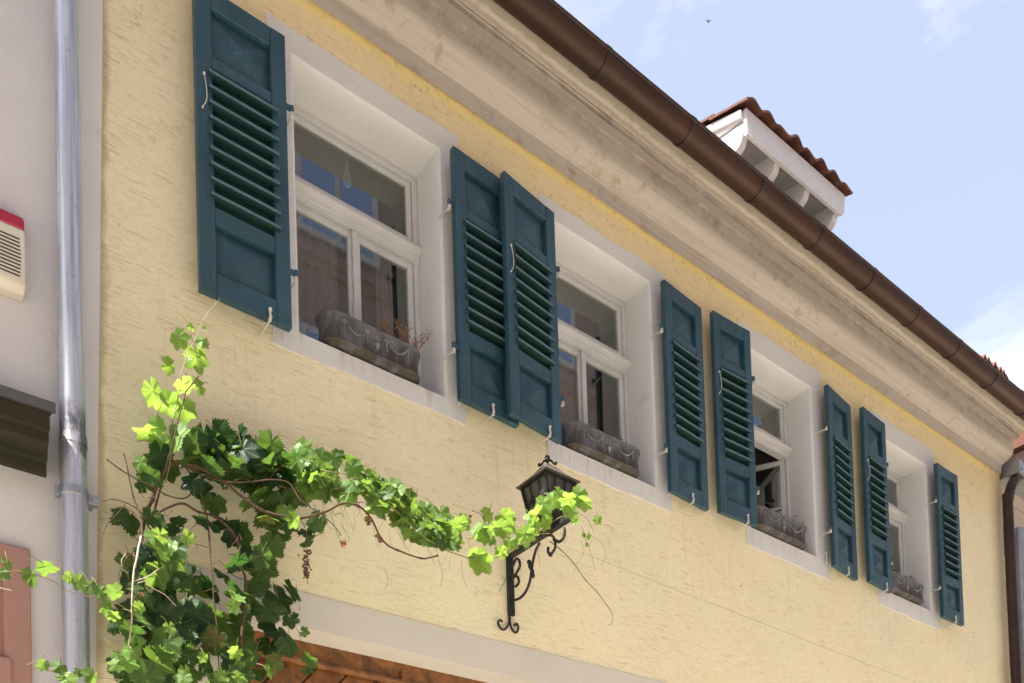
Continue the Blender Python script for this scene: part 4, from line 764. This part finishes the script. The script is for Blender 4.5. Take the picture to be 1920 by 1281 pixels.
st(wd_, [(375, 890, -.19), (430, 905, -.24), (500, 900, -.28), (540, 905, -.3), (560, 935, -.33), (580, 950, -.35), (600, 962, -.36), (625, 985, -.37), (640, 1005, -.37)], .004, .0025, knots=True)
st(gn, [(600, 880, -.36), (660, 895, -.42), (712, 930, -.46), (760, 975, -.48), (800, 1010, -.49), (850, 1038, -.49), (915, 1050, -.5), (965, 1030, -.52), (1010, 998, -.55), (1045, 972, -.57), (1075, 960, -.59), (1100, 972, -.61), (1112, 1000, -.62), (1104, 1028, -.62)], .0038, .0018)
st(gn, [(880, 1010, -.42), (905, 1000, -.4), (935, 995, -.42), (985, 1003, -.5), (1030, 1000, -.5)], .004, .003)
st(gn, [(310, 905, -.17), (320, 860, -.2), (322, 800, -.21), (335, 740, -.21), (340, 700, -.2), (352, 665, -.2), (370, 630, -.2), (380, 600, -.2)], .0036, .0014)
st(tg, [(380, 600, -.2), (395, 580, -.19), (413, 560, -.18)], .0010, .0006)
st(dk, [(305, 895, -.18), (322, 840, -.24), (332, 800, -.25), (345, 750, -.26), (347, 735, -.26), (360, 720, -.26), (373, 706, -.26)], .0042, .003, knots=True)
for pts, r0, r1 in [([(200, 862, -.2), (225, 880, -.2), (258, 900, -.19), (285, 912, -.18), (310, 928, -.18), (340, 935, -.19), (358, 925, -.2), (362, 912, -.2)], .0035, .004),
    ([(232, 850, -.2), (240, 885, -.2), (250, 930, -.2), (265, 970, -.22), (266, 1000, -.24), (264, 1010, -.26)], .0028, .005), ([(192, 940, -.2), (212, 936, -.2), (240, 944, -.2), (262, 958, -.2), (275, 975, -.2)], .002, .003),
    ([(193, 1003, -.22), (200, 985, -.22), (218, 965, -.21), (235, 945, -.2)], .0014, .002), ([(222, 1100, -.2), (225, 1070, -.2), (238, 1045, -.2), (258, 1030, -.2)], .002, .0025),
    ([(340, 1018, -.2), (350, 1000, -.2), (370, 980, -.2), (375, 960, -.2)], .0014, .002), ([(365, 1020, -.2), (388, 1026, -.2)], .002, .002), ([(410, 1050, -.2), (440, 1080, -.2), (470, 1090, -.2)], .0015, .002),
    ([(690, 985, -.45), (697, 975, -.43)], .003, .004), ([(640, 985, -.4), (655, 1010, -.4), (645, 1022, -.4)], .0012, .0008), ([(1030, 1015, -.55), (1050, 1030, -.56), (1075, 1055, -.58), (1098, 1088, -.6), (1120, 1110, -.61), (1142, 1140, -.62), (1148, 1152, -.62), (1147, 1168, -.62), (1140, 1172, -.62)], .0032, .0014), ([(885, 958, -.3), (902, 965, -.32), (912, 985, -.35), (915, 998, -.4)], .002, .0025),
    ([(655, 870, -.4), (652, 915, -.4)], .002, .002), ([(620, 960, -.36), (632, 1000, -.37), (640, 1018, -.37)], .0014, .001), ([(1058, 1020, -.6), (1062, 1005, -.6), (1050, 1000, -.6)], .0012, .0012), ([(936, 1110, -.03), (944, 1095, -.05), (948, 1085, -.06)], .002, .002), ([(548, 960, -.3), (570, 985, -.3), (576, 1012, -.3), (575, 1030, -.3)], .0022, .0015), ([(535, 1160, -.2), (560, 1185, -.2), (568, 1240, -.2)], .0015, .0012), ([(555, 1095, -.2), (562, 1145, -.2)], .001, .001)]:
    st(dk, pts, r0, r1, 4, 6, True)
for pts, r0, r1 in [([(264, 1005, -.40), (258, 1040, -.44), (249, 1080, -.46), (248, 1120, -.47), (247, 1160, -.47), (240, 1211, -.46)], .0045, .0028), ([(248, 1090, -.46), (275, 1082, -.46), (297, 1067, -.46)], .0022, .0016), ([(257, 1093, -.46), (272, 1090, -.46), (285, 1102, -.46), (308, 1114, -.46), (330, 1136, -.46)], .0026, .0014), ([(229, 1062, -.4), (228, 1050, -.4), (236, 1038, -.38)], .0018, .0015), ([(0, 1103, -.45), (22, 1108, -.45)], .002, .002)]:
    st(tg, pts, r0, r1, 4, 6, True)
for pts in [[(-10, 1074, -.47), (40, 1072, -.47), (95, 1088, -.47), (130, 1108, -.46), (180, 1122, -.44), (225, 1135, -.4), (260, 1160, -.34)], [(60, 1250, -.46), (110, 1262, -.46), (160, 1268, -.46), (230, 1275, -.4)], [(110, 1245, -.45), (70, 1240, -.45), (50, 1248, -.46)]]: st(gn, pts, .002, .002, 5, 6)
td = MB()                                      # tendrils
for k in range(46):
    t = rv.random()*14; x, y_, hh, dp = arm(min(t, 14.5)); p = at(x, y_+hh*.5, dp); a = rv.uniform(0, 6.28); q_ = [p]
    for i in range(6): q_.append(q_[-1]+Vector((math.cos(a)*.012, rv.uniform(-.004, .004), -.022+math.sin(a)*.012))); a += rv.uniform(-.9, 1.3)
    td.tube(curve(q_, 3), .0007, 4); vb(td, 'tendril', 'cane', smooth=True); td = MB()
for pts in [[(1088, 1012), (1095, 1035), (1080, 1060), (1075, 1078)], [(1110, 1005), (1130, 1020), (1136, 1040), (1128, 1060)], [(1105, 1030), (1112, 1050), (1115, 1068)], [(1105, 985), (1140, 985), (1152, 1000)], [(1020, 990), (1035, 1005), (1050, 1012), (1058, 990)], [(720, 1065), (728, 1085), (722, 1105)], [(865, 1050), (868, 1080), (876, 1100)], [(820, 1050), (830, 1075), (825, 1100)]]:
    td.tube(curve([at(a, b, -.6 if a > 1000 else -.47) for a, b in pts], 5), .0009, 4); vb(td, 'tendril', 'cane', smooth=True); td = MB()
db = MB()                                      # dried grape bunch and shrivelled leaves
for k in range(95):
    f = rv.random(); q_ = at(575+rv.gauss(0, 5)*(1-.5*f), 1032+f*52, -.3+rv.uniform(-.01, .01)); db.ball(q_, .0044, 6); c_ = at(575, 1030+f*50, -.3); db.tube([c_, q_], .0008, 3)
db.tube([at(575, 1025, -.3), at(577, 1095, -.3)], .0013, 5); vb(db, 'dried_grape_bunch', 'bark')
def shr(px, py, y, sz):
    m = MB(); c = at(px, py, y); n = 11; vs = [c]
    for i in range(n): a = i*6.283/n; r_ = sz/430*(.5+.5*rv.random()); vs.append(c+Vector((math.cos(a)*r_, rv.uniform(-.4, .4)*r_, math.sin(a)*r_)))
    m.add(vs, [(0, i+1, (i+1) % n+1) for i in range(n)]); vb(m, 'shrivelled_leaf', 'dry')
for q_ in ((643, 1020, -.37, 11), (712, 1010, -.44, 12), (691, 975, -.44, 11), (882, 968, -.3, 6), (264, 1113, -.4, 6)): shr(*q_)

# short forked twigs sticking out of the vine
for k in range(26):
    x = rv.choice([rv.uniform(225, 300), rv.uniform(300, 480), rv.uniform(480, 880)]); yb = rv.uniform(900, 1150) if x < 480 else rv.uniform(870, 960)+(x-480)*.14
    y_ = rv.uniform(-.3, -.16) if x < 600 else -.45; a = rv.uniform(0, 6.28); L_ = rv.uniform(25, 60); pts = [(x, yb, y_)]
    for i in range(3): a += rv.uniform(-.5, .5); pts.append((pts[-1][0]+math.cos(a)*L_/3, pts[-1][1]+abs(math.sin(a))*L_/3*rv.choice((1, 1, -1)), y_+rv.uniform(-.02, .02)))
    st(dk, pts, .0021, .0012, 3, 5, True)
# a bird high up
v = RM.transposed() @ Vector(((1328-960)/FL, (41-CY)/FL, 1)); bp = Vector((0, -D, 0))+v*22
bm_ = MB(); bm_.ball((0, 0, 0), .030, 8, (2.6, 1, 1)); bm_.add([(.03, .02, .01), (-.03, .02, .01), (-.06, .17, .05), (-.10, .22, .02), (.03, -.02, .01), (-.03, -.02, .01), (-.06, -.17, .05), (-.10, -.22, .02), (-.07, 0, 0), (-.14, .03, 0), (-.14, -.03, 0)], [(0, 2, 3, 1), (4, 5, 7, 6), (8, 9, 10)])
bo = bm_.build('bird', 'bird'); bo.scale = (.4, .4, .4); bo.location = bp; bo.rotation_euler = (.3, .3, .8); tag(bo, 'tiny dark bird flying high in the pale sky', 'bird')
